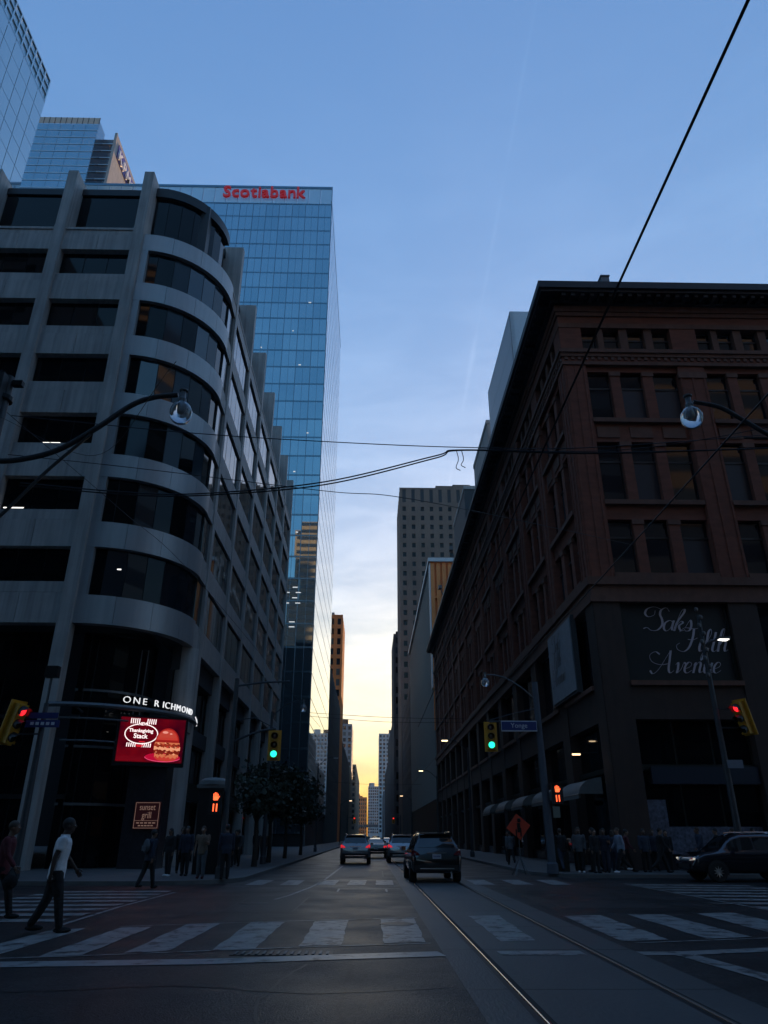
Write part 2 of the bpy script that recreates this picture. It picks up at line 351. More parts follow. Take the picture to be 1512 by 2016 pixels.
def curve2(pts, n=7):
    P = [Vector((a, b)) for a, b in pts]; P = [2 * P[0] - P[1]] + P + [2 * P[-1] - P[-2]]; o_ = []
    for i in range(1, len(P) - 2):
        a, b, c, d = P[i - 1:i + 3]
        for k in range(n): t = k / n; q = 0.5 * ((2 * b) + (c - a) * t + (2 * a - 5 * b + 4 * c - d) * t * t + (3 * b - a - 3 * c + d) * t ** 3); o_.append((q.x + random.uniform(-.03, .03), q.y + random.uniform(-.03, .03)))
    return o_ + [tuple(P[-2])]
stop_paint = mat('stop_line_paint', (0.30, 0.30, 0.295), 0.38, var=0.3, vscale=3, bump=0.3, bscale=50, bdist=0.008); chipped(MATS['stop_line_paint'], (0.022, 0.023, 0.025), 0.36)
line([(-6.2, 10.8), (-4.7, 10.98), (-2.15, 11.2), (-0.4, 11.6), (1.05, 11.88)], 0.46, 'stop_line', m=stop_paint)
line([(1.88, 11.92), (3.1, 11.95)], 0.42, 'stop_line'); line([(3.9, 11.9), (4.6, 11.92), (5.9, 12.25), (7.0, 12.6)], 0.34, 'stop_line')
line([(4.5, 11.75), (4.75, 9.96), (4.9, 8.2)], 0.3, 'lane_line')
line([(-5.9, 11.3), (-3.9, 11.75), (-1.1, 12.55), (0.98, 13.0)], 0.07); line([(-4.6, 15.3), (-2.1, 16.1), (1.0, 16.95)], 0.07)
line([(4.2, 13.0), (6.4, 13.55), (7.5, 13.9)], 0.07)
line([(8.55, 20.6), (9.3, 20.2)], 0.12)
# zebra bars along both sides of the crossing street
lx = -6.0
for i in range(8):
    y = 15.9 + i * 1.18
    stripe(((lx - 3.6, y), (lx - 3.6, y + 0.55), (lx, y + 0.55 + 0.35), (lx, y + 0.3))[::1] and ((lx - 3.6, y), (lx - 0.05, y + 0.25), (lx - 0.05, y + 0.82), (lx - 3.6, y + 0.55)), n=4)
line([(-5.78, 15.6), (-5.9, 19.3), (-5.8, 24.4)], 0.10)
for i in range(8):
    y = 18.6 + i * 1.28
    stripe(((9.3, y + 0.3), (13.2, y - 0.25), (13.2, y + 0.35), (9.3, y + 0.92)), n=4)
line([(9.2, 18.4), (9.2, 28.8)], 0.10)
# far crosswalk, lane line, sealed patches
for xa in (-4.3, -3.1, -1.8, -0.75, 0.25): stripe(((xa, 28.0), (xa + 0.62, 28.0), (xa + 0.66, 31.0), (xa + 0.04, 31.0)), n=4)
for xa in (3.75, 5.1, 6.45): stripe(((xa, 28.2), (xa + 0.7, 28.2), (xa + 0.74, 31.3), (xa + 0.04, 31.3)), n=4)
line([(-1.5, 46), (-1.62, 38), (-1.72, 31.2), (-1.9, 27.0), (-2.25, 23.2), (-2.5, 21.6)], 0.10, 'lane_line')
line([(-1.35, 27.2), (1.0, 27.3)], 0.10); line([(-0.95, 26.0), (-0.95, 24.6), (0.55, 24.5), (0.55, 25.9)], 0.08); line([(-0.9, 25.9), (1.0, 25.9)], 0.14)
for k in range(26): box('slab_joint', 1.1, 3.88, 6.2 + k * 3.05, 6.225 + k * 3.05, -0.01, 0.0055, mullion, tt)
# utility cuts patched with newer asphalt, tar-sealed edges
patch_m = mat('fresh_asphalt_patch', (0.012, 0.012, 0.013), 0.5, var=0.2, vscale=2, bump=0.6, bscale=50, bdist=0.01)
for (a, b, c, d) in ((-3.3, -1.7, 18.2, 22.6), (4.6, 7.0, 19.0, 20.6), (-1.6, 0.6, 33.5, 39.0)):
    mesh('asphalt_patch', [(a, c, 0.003), (b, c + 0.1, 0.003), (b + 0.05, d, 0.003), (a + 0.03, d - 0.08, 0.003)], [(0, 1, 2, 3)], patch_m, road)
    line([(a, c), (b, c + 0.1), (b + 0.05, d), (a + 0.03, d - 0.08), (a, c)], 0.05, 'tar_seam', 0.0045, mullion)
for pts in ([(-5.2, 9.6), (-3.8, 9.2), (-2.2, 9.5), (-0.6, 9.1), (0.9, 9.4)], [(-0.9, 7.0), (-1.1, 9.0), (-0.8, 11.0)], [(-4.4, 17.0), (-2.0, 17.6), (0.8, 17.4)], [(4.4, 15.0), (4.2, 19.0), (4.5, 24.0)], [(-2.6, 24.0), (0.6, 23.4), (4.0, 24.2), (8.0, 23.8)]):
    line(curve2(pts), 0.035, 'tar_seam', 0.0042, mullion)
# storm drain in front of the near crosswalk
dr = empty('storm_drain', (-1.2, 11.98, 0)); tag(dr, 'iron storm drain grate beside the white stop line', 'drain')
box('frame', -1.95, -0.5, 11.75, 12.12, -0.02, 0.007, mullion, dr)
for i in range(14): box('grate_bar', -1.9 + i * 0.1, -1.86 + i * 0.1, 11.78, 12.09, 0.0, 0.02, grey_metal, dr)
for (x, y, lab) in ((-2.9, 20.5, 'round manhole cover in the open middle of the crossing on the left'), (5.6, 23.5, 'round manhole cover on the crossing right of the rails')):
    o_ = empty('manhole_cover', (x, y, 0)); tag(o_, lab, 'manhole', 'iron covers in the road')
    MB().lathe([(0.0, 0.012), (0.30, 0.012), (0.32, 0.008), (0.36, 0.008), (0.37, 0.0)], (x, y, 0), 24).out('cover', mullion, o_)
mc = empty('manhole_cover', (0.55, 15.6, 0)); tag(mc, 'round iron manhole cover on a crosswalk bar near the rails', 'manhole')
MB().lathe([(0.0, 0.016), (0.28, 0.016), (0.3, 0.012), (0.33, 0.012), (0.34, 0.0)], (0.55, 15.7, 0), 24).out('cover', mullion, mc)

def pavement(name, x_edge, y_edge, sx, sy, x_far, y_far, rad, parent=None):
    # raised pavement with a rounded kerb corner; sx, sy = direction in which the block extends
    arc = []
    for i in range(9):
        a = math.pi / 2 * i / 8
        arc.append((x_edge + sx * (rad - rad * math.cos(a)), y_edge + sy * (rad - rad * math.sin(a))))
    outline = [(x_edge, y_far)] + arc + [(x_far, y_edge)]
    z1 = 0.13
    poly = outline + [(x_far, y_far)]
    v = [(a, b, z1) for a, b in poly]; o = mesh(name, v, [tuple(range(len(v)))], sidewalk_m); struct(o)
    kb = MB(); w = 0.16
    for i in range(len(outline) - 1):
        a = Vector((*outline[i], 0)); b = Vector((*outline[i + 1], 0)); d = (b - a).normalized(); nn = Vector((-d.y, d.x, 0))
        if nn.x * sx + nn.y * sy < 0: nn = -nn
        q = [a - nn * 0.02, b - nn * 0.02, b + nn * w, a + nn * w]
        kb.add([(p.x, p.y, -0.02) for p in q] + [(p.x, p.y, z1 + 0.006) for p in q], [(4, 5, 6, 7), (0, 1, 5, 4), (1, 2, 6, 5), (3, 0, 4, 7), (2, 3, 7, 6)])
    kb.out('kerb', kerb_m, o)
    return o
pavement('pavement', -4.7, 27.6, -1, 1, -90, 900, 3.2)
pavement('pavement', 7.2, 32.9, 1, 1, 90, 900, 3.0)
pavement('pavement', -6.3, 13.0, -1, -1, -90, -90, 2.5)
pavement('pavement', 8.2, 12.4, 1, -1, 90, -90, 2.5)
# ================================================================== left corner office building
B = empty('office_building', (-18, 45, 0)); tag(B, 'grey concrete office block with a rounded glass corner and tall roof fins, left corner', 'building')
TOPS = [36.67, 32.53, 28.30, 24.10, 19.93, 15.71]       # heads of the window rows
BOT = [34.65, 30.45, 26.30, 22.09, 17.90, 13.74]        # sills on the flat front
CB = [33.95, 29.75, 25.55, 21.38, 17.18, 13.02]         # deeper windows on the curve and the street side
PX = [-16.05 - 5.25 * k for k in range(4)]
for k, px in enumerate(PX):                              # front piers, running up into free fins
    box('pier', px, px + 0.7, 35.80, 36.5, 0, 38.6, precast, B)
    box('roof_fin', px + 0.02, px + 0.68, 35.81, 37.4, 38.6, 43.66, precast, B)
for k in range(3):
    a, b = PX[k + 1] + 0.7, PX[k]; mid = (a + b) / 2
    lo = [38.59] + BOT
    for i in range(7):
        top = lo[i]; bottom = (TOPS + [11.5])[i]
        split = top - 0.62
        box('sill_panel', a, b, 36.06, 36.6, split + 0.035, top, precast, B)
        box('spandrel_panel', a, mid - 0.012, 36.0, 36.6, bottom, split, precast, B)
        box('spandrel_panel', mid + 0.012, b, 36.0, 36.6, bottom, split, precast, B)
        box('panel_joint', a, b, 36.1, 36.6, split, split + 0.035, mullion, B)
    for i in range(6):
        for c in range(3):
            w = (b - a) / 3
            p = box('pane', a + c * w + 0.03, a + (c + 1) * w - 0.03, 36.42, 36.46, BOT[i] + 0.04, TOPS[i] - 0.04, dglass, B)
            p.rotation_euler = (R(random.uniform(-.25, .25)), 0, R(random.uniform(-.25, .25)))
        box('window_frame', a, b, 36.47, 36.62, BOT[i], TOPS[i], mullion, B)
    box('pane', a, b, 37.1, 37.16, 38.62, 42.6, dglass, B); box('fascia', a, b, 36.95, 37.3, 42.6, 43.15, mullion, B)
    box('ledge', a, b, 36.0, 37.1, 38.42, 38.60, precast, B)
box('core', -60, -11.9, 38.2, 83.0, 11.5, 43.0, mullion, B)
box('core', -60, -13.6, 36.7, 38.2, 11.6, 38.5, mullion, B)
# the rounded corner
CX_, CY_, RR = -15.35, 41.05, 5.05
def arcpts(r, a0, a1, n): return [(CX_ + r * math.cos(R(a0 + (a1 - a0) * i / n)), CY_ + r * math.sin(R(a0 + (a1 - a0) * i / n))) for i in range(n + 1)]
def arcwall(name, r, th, a0, a1, z0, z1, m, n=8, parent=B, smooth=True):
    o_, i_ = arcpts(r, a0, a1, n), arcpts(r - th, a0, a1, n); v = []; fc = []
    for k in range(n + 1):
        v += [(*o_[k], z0), (*o_[k], z1), (*i_[k], z1), (*i_[k], z0)]
        if k:
            j = 4 * k
            fc += [(j - 4, j, j + 1, j - 3), (j - 3, j + 1, j + 2, j - 2), (j - 1, j + 3, j, j - 4)]
    e = 4 * n; fc += [(0, 1, 2, 3), (e, e + 3, e + 2, e + 1)]
    ob = mesh(name, v, fc, m, parent, smooth)
    return ob
ctop = [38.05] + CB; cbot = TOPS + [11.5]
for i in range(7):
    for s in range(4): arcwall('curved_band', RR, 0.5, -90 + 22.5 * s + 0.10, -90 + 22.5 * (s + 1) - 0.10, cbot[i], ctop[i], band_m, 8)
for i in range(6):
    for s in range(7):
        w = 90 / 7; g_ = random.choice([dglass, dglass, dglass2, blind_glass]) if s > 0 else dglass
        arcwall('pane', RR - 0.28, 0.05, -90 + w * s + 0.25, -90 + w * (s + 1) - 0.25, CB[i] + 0.02, TOPS[i] - 0.02, g_, 1, smooth=False)
    arcwall('window_frame', RR - 0.36, 0.1, -90, 0, CB[i], TOPS[i], mullion, 14)
for s in range(7):
    w = 90 / 7; arcwall('pane', RR - 1.0, 0.05, -90 + w * s + 0.2, -90 + w * (s + 1) - 0.2, 38.05, 42.4, dglass, 1, smooth=False)
arcwall('fascia', RR - 0.75, 0.4, -90, 3, 42.35, 43.15, mullion, 18)
arcwall('roof_deck', RR - 0.8, 4.2, -90, 3, 43.0, 43.1, mullion, 18)
arcwall('roof_deck', RR - 0.03, 1.2, -90, 0, 37.98, 38.03, precast, 18)
box('corner_return', -15.36, -14.9, 36.02, 36.5, 11.5, 38.04, band_m, B)
# soffit under the overhang
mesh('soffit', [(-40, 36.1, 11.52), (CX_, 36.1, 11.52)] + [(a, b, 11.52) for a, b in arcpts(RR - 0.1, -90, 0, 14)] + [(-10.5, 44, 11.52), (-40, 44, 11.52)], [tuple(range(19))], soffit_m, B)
# street side
SX = -10.30
PY = [42.72 + 6.70 * k for k in range(7)]
for k, py in enumerate(PY):
    box('pier', SX - 0.7, SX + 0.02, py, py + 0.58, 0, 38.6, precast, B)
    box('roof_fin', SX - 1.45, SX + 0.015, py + 0.01, py + 0.57, 38.6, 43.66, precast, B)
spans = [(41.05, 42.72)] + [(PY[k] + 0.58, PY[k + 1]) for k in range(6)]
for si, (a, b) in enumerate(spans):
    for i in range(7):
        top = ([38.05] + CB)[i]; bottom = cbot[i]; split = top - 0.45
        box('sill_panel', SX - 0.6, SX - 0.10, a, b, split + 0.03, top, precast, B); box('spandrel_panel', SX - 0.6, SX - 0.03, a, b, bottom, split, precast, B)
    for i in range(6):
        n = 2 if si == 0 else 4; w = (b - a) / n
        for c in range(n):
            p = box('pane', SX - 0.20, SX - 0.16, a + c * w + 0.05, a + (c + 1) * w - 0.05, CB[i] + 0.03, TOPS[i] - 0.03, dglass2, B)
            p.rotation_euler = (0, R(random.uniform(-.35, .35)), R(random.uniform(-.35, .35)))
        box('window_frame', SX - 0.5, SX - 0.21, a, b, CB[i], TOPS[i], mullion, B)
    box('pane', SX - 1.5, SX - 1.45, a, b, 38.05, 42.5, dglass, B); box('fascia', SX - 1.7, SX - 1.3, a, b, 42.5, 43.15, mullion, B)
    box('ledge', SX - 1.5, SX - 0.05, a, b, 37.9, 38.07, precast, B)
    # two-storey base between the piers
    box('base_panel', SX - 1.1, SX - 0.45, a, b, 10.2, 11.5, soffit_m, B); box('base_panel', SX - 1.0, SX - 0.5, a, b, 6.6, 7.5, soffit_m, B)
    box('shopfront_sign_band', SX - 0.8, SX - 0.3, a, b, 3.5, 4.4, shop_green, B)
    for (z0, z1) in ((0.15, 3.5), (4.4, 6.6), (7.5, 10.2)):
        n = 3; w = (b - a) / n
        for c in range(n): box('pane', SX - 0.95, SX - 0.9, a + c * w + 0.05, a + (c + 1) * w - 0.05, z0, z1, dglass, B)
        box('window_frame', SX - 1.2, SX - 0.96, a, b, z0, z1, mullion, B)
# recessed entrance under the rounded corner
MB().lathe([(0.72, 0), (0.72, 11.5)], (-10.75, 41.75, 0), 24).out('corner_column', precast, B, True)
for s in range(6):
    w = 15
    for (z0, z1) in ((0.15, 2.9), (3.05, 5.6), (5.75, 8.4), (8.55, 11.4)):
        arcwall('pane', 3.1, 0.05, -90 + w * s + 0.6, -90 + w * (s + 1) - 0.6, z0, z1, dglass, 1, smooth=False)
arcwall('window_frame', 3.0, 0.15, -90, 5, 0.1, 11.5, mullion, 12)
for zz in (2.97, 5.67, 8.47): arcwall('transom', 3.16, 0.2, -90, 5, zz - 0.06, zz + 0.06, grey_metal, 14)
for a, b in ((-32, -26.6), (-25.85, -21.3), (-20.6, -16.05), (-15.35, -14.9)):
    n = 3 if b - a > 1 else 1; w = (b - a) / n
    for c in range(n):
        for (z0, z1) in ((0.15, 3.2), (3.4, 7.0), (7.2, 11.4)): box('pane', a + c * w + 0.05, a + (c + 1) * w - 0.05, 37.9, 37.95, z0, z1, dglass, B)
    box('window_frame', a, b, 37.98, 38.1, 0, 11.5, mullion, B); box('transom', a, b, 37.8, 37.96, 3.2, 3.4, mullion, B); box('transom', a, b, 37.8, 37.96, 7.0, 7.2, mullion, B)
# tubular ring that carries the lettering
rg = MB(); rg.tube([(a, b, 7.35) for a, b in arcpts(5.5, -92, 12, 24)], 0.13, 8); rg.out('ring_beam', grey_metal, B, True)
rg = MB(); rg.tube([(a, b, 6.75) for a, b in arcpts(5.3, -92, 12, 24)], 0.05, 6); rg.out('ring_rail', grey_metal, B, True)
rg = MB(); rg.tube([(a, b, 5.9) for a, b in arcpts(3.6, -92, 5, 24)], 0.05, 6); rg.out('ring_rail', grey_metal, B, True)
for a in (-80, -58, -20, 5):
    c, s_ = math.cos(R(a)), math.sin(R(a)); MB().tube([(CX_ + 5.5 * c, CY_ + 5.5 * s_, 7.35), (CX_ + 3.0 * c, CY_ + 3.0 * s_, 7.35)], 0.06, 6).out('ring_bracket', grey_metal, B)
MB().tube([(-12.6, 39.2, 7.35), (-12.5, 39.0, 10.8)], 0.035, 6).out('hanger_rod', grey_metal, B); MB().tube([(-12.25, 39.2, 7.35), (-12.15, 39.0, 10.8)], 0.035, 6).out('hanger_rod', grey_metal, B)
# granite pier below the screen
box('granite_pier', -11.95, -10.1, 37.95, 39.2, 0, 4.95, granite, B)
# strip lights seen inside the rooms
for (x, y, z_, w) in ((-18.6, 36.40, 24.1 - 1.85, 1.0), (-19.9, 36.40, 18.1, 1.1), (-13.95, 36.62, 14.6, 0.9), (-12.3, 37.7, 6.6, 0.14)):
    box('ceiling_light', x - w / 2, x + w / 2, y - 0.02, y, z_, z_ + 0.05, white_on, B)

# ---- ONE RICHMOND lettering standing on the ring
SG = empty('letter_sign', (-11.2, 37.3, 7.5)); tag(SG, 'white lit ONE RICHMOND letters on the curved ring above the screen', 'sign')
word = 'ONE RICHMOND'; a0 = -54.5; step = 4.5
aa = a0
for ch in word:
    if ch == ' ': aa += 2.6; continue
    c, s_ = math.cos(R(aa)), math.sin(R(aa))
    text('letter', ch, 0.46, white_letter if 'white_letter' in globals() else emis('lit_letter', (0.95, 0.97, 1.0), 0.75), (CX_ + 5.56 * c, CY_ + 5.56 * s_, 7.72), (R(90), 0, R(aa + 90)), SG, depth=0.05, sx=1.15, bold=-0.006)
    white_letter = MATS['lit_letter']
    aa += step * (1.15 if ch in 'OM' else (0.62 if ch == 'I' else 1.0))
for k in range(3):
    c, s_ = math.cos(R(2 + k * 5)), math.sin(R(2 + k * 5))
    MB().tube([(CX_ + 5.6 * c, CY_ + 5.6 * s_, 7.6 - 0.06 * k), (CX_ + 5.6 * math.cos(R(6 + 5 * k)), CY_ + 5.6 * math.sin(R(6 + 5 * k)), 7.5 - 0.1 * k)], 0.03, 6).out('letter', white_letter, SG)

# ---- LED screen
P1, P2 = Vector((-12.35, 36.75, 0)), Vector((-9.45, 38.0, 0)); zb, zt = 4.86, 6.95
ex = (P2 - P1).normalized(); ang = math.atan2(ex.y, ex.x); wid = (P2 - P1).length; nrm = Vector((ex.y, -ex.x, 0))
LED = empty('digital_billboard', ((P1.x + P2.x) / 2, (P1.y + P2.y) / 2, zb)); tag(LED, 'red digital billboard with burger advert below the ring letters', 'billboard')
def led(u, w_, v=0.0): return P1 + ex * (u * wid) + nrm * v + Vector((0, 0, zb + w_ * (zt - zb)))
def led_poly(name, pts, m, d, parent=LED): return mesh(name, [led(a, b, d) for a, b in pts], [tuple(range(len(pts)))], m, parent)
c_ = (P1 + P2) / 2 - nrm * 0.22
o = box('cabinet', c_.x - wid / 2 - 0.12, c_.x + wid / 2 + 0.12, c_.y - 0.2, c_.y + 0.2, zb - 0.18, zt + 0.12, black_metal, LED); o.rotation_euler = (0, 0, ang)
sm = bpy.data.materials.new('led_red'); sm.use_nodes = True; t = sm.node_tree; t.nodes.clear()
e = t.nodes.new('ShaderNodeEmission'); oo = t.nodes.new('ShaderNodeOutputMaterial'); ge = t.nodes.new('ShaderNodeNewGeometry')
no = t.nodes.new('ShaderNodeTexNoise'); no.inputs['Scale'].default_value = 0.9; cr = t.nodes.new('ShaderNodeValToRGB')
cr.color_ramp.elements[0].color = (0.012, 0.0, 0.004, 1); cr.color_ramp.elements[0].position = 0.36; cr.color_ramp.elements[1].color = (0.09, 0.001, 0.004, 1); cr.color_ramp.elements[1].position = 0.66
t.links.new(ge.outputs['Position'], no.inputs[0]); t.links.new(no.outputs[0], cr.inputs[0]); t.links.new(cr.outputs[0], e.inputs[0]); t.links.new(e.outputs[0], oo.inputs[0]); e.inputs[1].default_value = 1.2 * LAMP
led_poly('screen', [(0, 0), (1, 0), (1, 1), (0, 1)], sm, 0.006)
lw = emis('led_white', (0.95, 0.80, 0.80), 1.1); lr = emis('led_bright_red', (0.75, 0.015, 0.03), 0.75); lo_ = emis('led_patty', (0.30, 0.03, 0.012), 0.8); lt = emis('led_turkey', (0.62, 0.16, 0.07), 0.8); lb = emis('led_bun', (0.55, 0.045, 0.03), 0.75); lp = emis('led_plate', (0.40, 0.004, 0.03), 0.9)
def ell(cx, cy, rx, ry, a0=0, a1=360, n=28): return [(cx + rx * math.cos(R(a0 + (a1 - a0) * i / n)), cy + ry * math.sin(R(a0 + (a1 - a0) * i / n))) for i in range(n + (0 if a1 - a0 == 360 else 1))]
def ring(name, cx, cy, rx, ry, th, m, d, a0=0, a1=360, n=36):
    v = []; fc = []
    for i in range(n + 1):
        a = R(a0 + (a1 - a0) * i / n); v += [led(cx + rx * math.cos(a), cy + ry * math.sin(a), d), led(cx + (rx - th) * math.cos(a), cy + (ry - th * 1.5) * math.sin(a), d)]
        if i: k = 2 * i; fc.append((k - 2, k, k + 1, k - 1))
    return mesh(name, v, fc, m, LED)
ring('printed_oval', 0.335, 0.63, 0.255, 0.235, 0.014, lw, 0.012, 105, 435 - 0)
for k in range(5):
    for (u0, v0) in ((0.15, 0.86), (0.40, 0.86)): led_poly('printed_bar', [(u0 + k * 0.031, v0), (u0 + k * 0.031 + 0.014, v0), (u0 + k * 0.031 + 0.016, v0 + 0.12), (u0 + k * 0.031 + 0.002, v0 + 0.12)], lw, 0.010)
    for (u0, v0) in ((0.13, 0.33), (0.36, 0.33)): led_poly('printed_bar', [(u0 + k * 0.031, v0), (u0 + k * 0.031 + 0.014, v0), (u0 + k * 0.031 + 0.016, v0 + 0.09), (u0 + k * 0.031 + 0.002, v0 + 0.09)], lw, 0.010)
for tx, sz, u, v_ in (('NEW', 0.20, 0.345, 0.855), ('Thanksgiving', 0.225, 0.325, 0.70), ('Stack', 0.31, 0.325, 0.575)):
    p = led(u, v_, 0.016); text('printed_word', tx, sz, lw, p, (R(90), R(3) * 0, ang), LED, depth=0.002, bold=0.006)
for u, v_, w_ in ((0.36, 0.44, 0.05), (0.33, 0.36, 0.07), (0.33, 0.335, 0.045)): led_poly('printed_mark', [(u - w_, v_), (u + w_, v_), (u + w_ * .8, v_ + 0.022), (u - w_ * .9, v_ + 0.024)], lr, 0.012)
led_poly('plate', ell(0.70, 0.12, 0.27, 0.10), lp, 0.009); ring('plate_rim', 0.70, 0.12, 0.275, 0.105, 0.01, emis('led_pink', (0.85, 0.08, 0.2), 0.8), 0.011, 180, 350)
def wavy(name, u0, u1, v0, v1, m, d, amp=0.012, n=18):
    lo_p = [(u0 + (u1 - u0) * i / n, v0 + amp * math.sin(i * 1.9) + random.uniform(-amp, amp) * .6) for i in range(n + 1)]; hi_p = [(u0 + (u1 - u0) * i / n, v1 + amp * math.sin(i * 1.3 + 1) + random.uniform(-amp, amp) * .6) for i in range(n + 1)]
    v = [led(*q, d) for q in lo_p] + [led(*q, d) for q in hi_p]; return mesh(name, v, [(i, i + 1, n + 2 + i, n + 1 + i) for i in range(n)], m, LED)
ltan = emis('led_tan', (0.75, 0.30, 0.16), 0.9); lgr = emis('led_dark_crust', (0.16, 0.012, 0.006), 0.9); lshine = emis('led_shine', (0.85, 0.30, 0.24), 0.8); lbun2 = emis('led_bun_mid', (0.50, 0.055, 0.035), 0.8)
led_poly('burger_bun', ell(0.75, 0.13, 0.175, 0.10, 180, 360), lb, 0.013); wavy('burger_layer', 0.57, 0.935, 0.12, 0.21, lt, 0.0135, 0.02); wavy('burger_layer', 0.555, 0.95, 0.20, 0.29, lgr, 0.014, 0.018)
wavy('burger_layer', 0.55, 0.955, 0.28, 0.37, ltan, 0.0145, 0.022); wavy('burger_layer', 0.545, 0.95, 0.36, 0.43, lo_, 0.015, 0.02); wavy('burger_layer', 0.56, 0.94, 0.42, 0.47, lt, 0.0155, 0.018)
for k in range(34):
    a, b = random.uniform(0.57, 0.93), random.uniform(0.15, 0.46); led_poly('burger_filling', ell(a, b, random.uniform(.008, .022), random.uniform(.01, .025), n=8), random.choice([lt, lgr, lb, ltan, lo_, lgr]), 0.016 + 0.0003 * k)
led_poly('burger_bun', ell(0.745, 0.46, 0.185, 0.33, 0, 180), emis('led_bun_edge', (0.30, 0.012, 0.010), 0.85), 0.027); led_poly('burger_bun', ell(0.742, 0.475, 0.165, 0.285, 8, 172), lb, 0.0275); led_poly('burger_bun', ell(0.735, 0.53, 0.135, 0.21, 10, 170), lbun2, 0.028)
led_poly('bun_highlight', ell(0.70, 0.69, 0.045, 0.028), lshine, 0.0285); led_poly('bun_highlight', ell(0.79, 0.66, 0.02, 0.018), lshine, 0.0285)
for k in range(3): led_poly('printed_rule', [(0.02, 0.10 - 0.03 * k), (0.38, 0.10 - 0.03 * k), (0.38, 0.108 - 0.03 * k), (0.02, 0.108 - 0.03 * k)], emis('led_dim_red%d' % k, (0.12, 0.004, 0.01), 1.0), 0.010)
# ---- restaurant sign on the granite pier
RS = empty('restaurant_sign', (-10.9, 37.9, 1.9)); tag(RS, 'small maroon sunset grill sign on the dark pier under the billboard', 'sign')
maroon = mat('maroon_sign', (0.06, 0.012, 0.012), 0.5, emit=(0.10, 0.012, 0.012), estr=0.012); cream = mat('cream_print', (0.45, 0.28, 0.2), 0.5, emit=(0.5, 0.28, 0.2), estr=0.05)
box('sign_board', -11.42, -10.18, 37.86, 37.94, 1.85, 3.08, maroon, RS)
for a, b, c, d in ((-11.38, -10.22, 3.02, 3.04), (-11.38, -10.22, 1.89, 1.91), (-11.38, -10.36 - 1.0, 1.91, 3.02), (-10.24, -10.22, 1.91, 3.02), (-11.36, -10.24, 2.22, 2.235)): box('border_line', a, b, 37.845, 37.86, c, d, cream, RS)
text('printed_word', 'sunset', 0.40, cream, (-10.8, 37.85, 2.82), FACE_CAM, RS, depth=0.004, sx=0.75); text('printed_word', 'grill', 0.42, cream, (-10.8, 37.85, 2.46), FACE_CAM, RS, depth=0.004, sx=0.75)
for zz, ww in ((2.10, 0.46), (1.98, 0.36)):
    for k in range(5): box('printed_mark', -10.8 - ww + k * ww * 0.42, -10.8 - ww + k * ww * 0.42 + ww * 0.3, 37.85, 37.86, zz, zz + 0.05, cream, RS)
# ================================================================== right corner department store
D = empty('department_store', (22, 60, 0)); tag(D, 'old brown brick department store with a deep dark cornice, right corner', 'building')
XF, YF = 11.9, 36.8                                     # street side plane, front plane
PITCH = 7.4
ROWS = [(24.62, 28.10), (19.15, 23.08), (14.72, 18.0)]
WOFF = [(0.0, 1.45), (2.04, 3.49), (4.12, 5.72)]
AOFF = [(-0.05, 1.0), (1.38, 2.43), (2.95, 4.05), (4.55, 5.70)]
# T(u, d, z): u along the face from the corner, d out of the face
faces = {'front': lambda u, d: (XF + u, YF - d), 'side': lambda u, d: (XF - d, YF + u)}
def fb(face, name, u0, u1, d0, d1, z0, z1, m, parent=D):
    (xa, ya), (xb, yb) = faces[face](u0, d0), faces[face](u1, d1)
    return box(name, min(xa, xb), max(xa, xb), min(ya, yb), max(ya, yb), z0, z1, m, parent)
base_stone = mat('dark_base_stone', (0.052, 0.030, 0.022), 0.75, var=0.2, vscale=1.5, streak=0.2)
store_glass = mat('old_window_glass', (0.010, 0.010, 0.015), 0.05, spec=0.6)
blindp = mat('drawn_blind', (0.028, 0.027, 0.034), 0.5)
def window(face, u0, u1, z0, z1, tr):
    fr = fb(face, 'window', u0, u1, -0.62, -0.46, z0, z1, winframe)
    zt = z0 + (z1 - z0) * tr
    a = fb(face, 'pane', u0 + 0.07, u1 - 0.07, -0.45, -0.43, z0 + 0.07, zt - 0.05, store_glass if random.random() < .7 else blindp, fr)
    b = fb(face, 'pane', u0 + 0.07, u1 - 0.07, -0.45, -0.43, zt + 0.05, z1 - 0.07, store_glass, fr)
    for o in (a, b): o.rotation_euler = (R(random.uniform(-.4, .4)), R(random.uniform(-.2, .2)), R(random.uniform(-.4, .4)))
    fb(face, 'meeting_rail', u0, u1, -0.46, -0.38, zt - 0.06, zt + 0.06, winframe, fr)
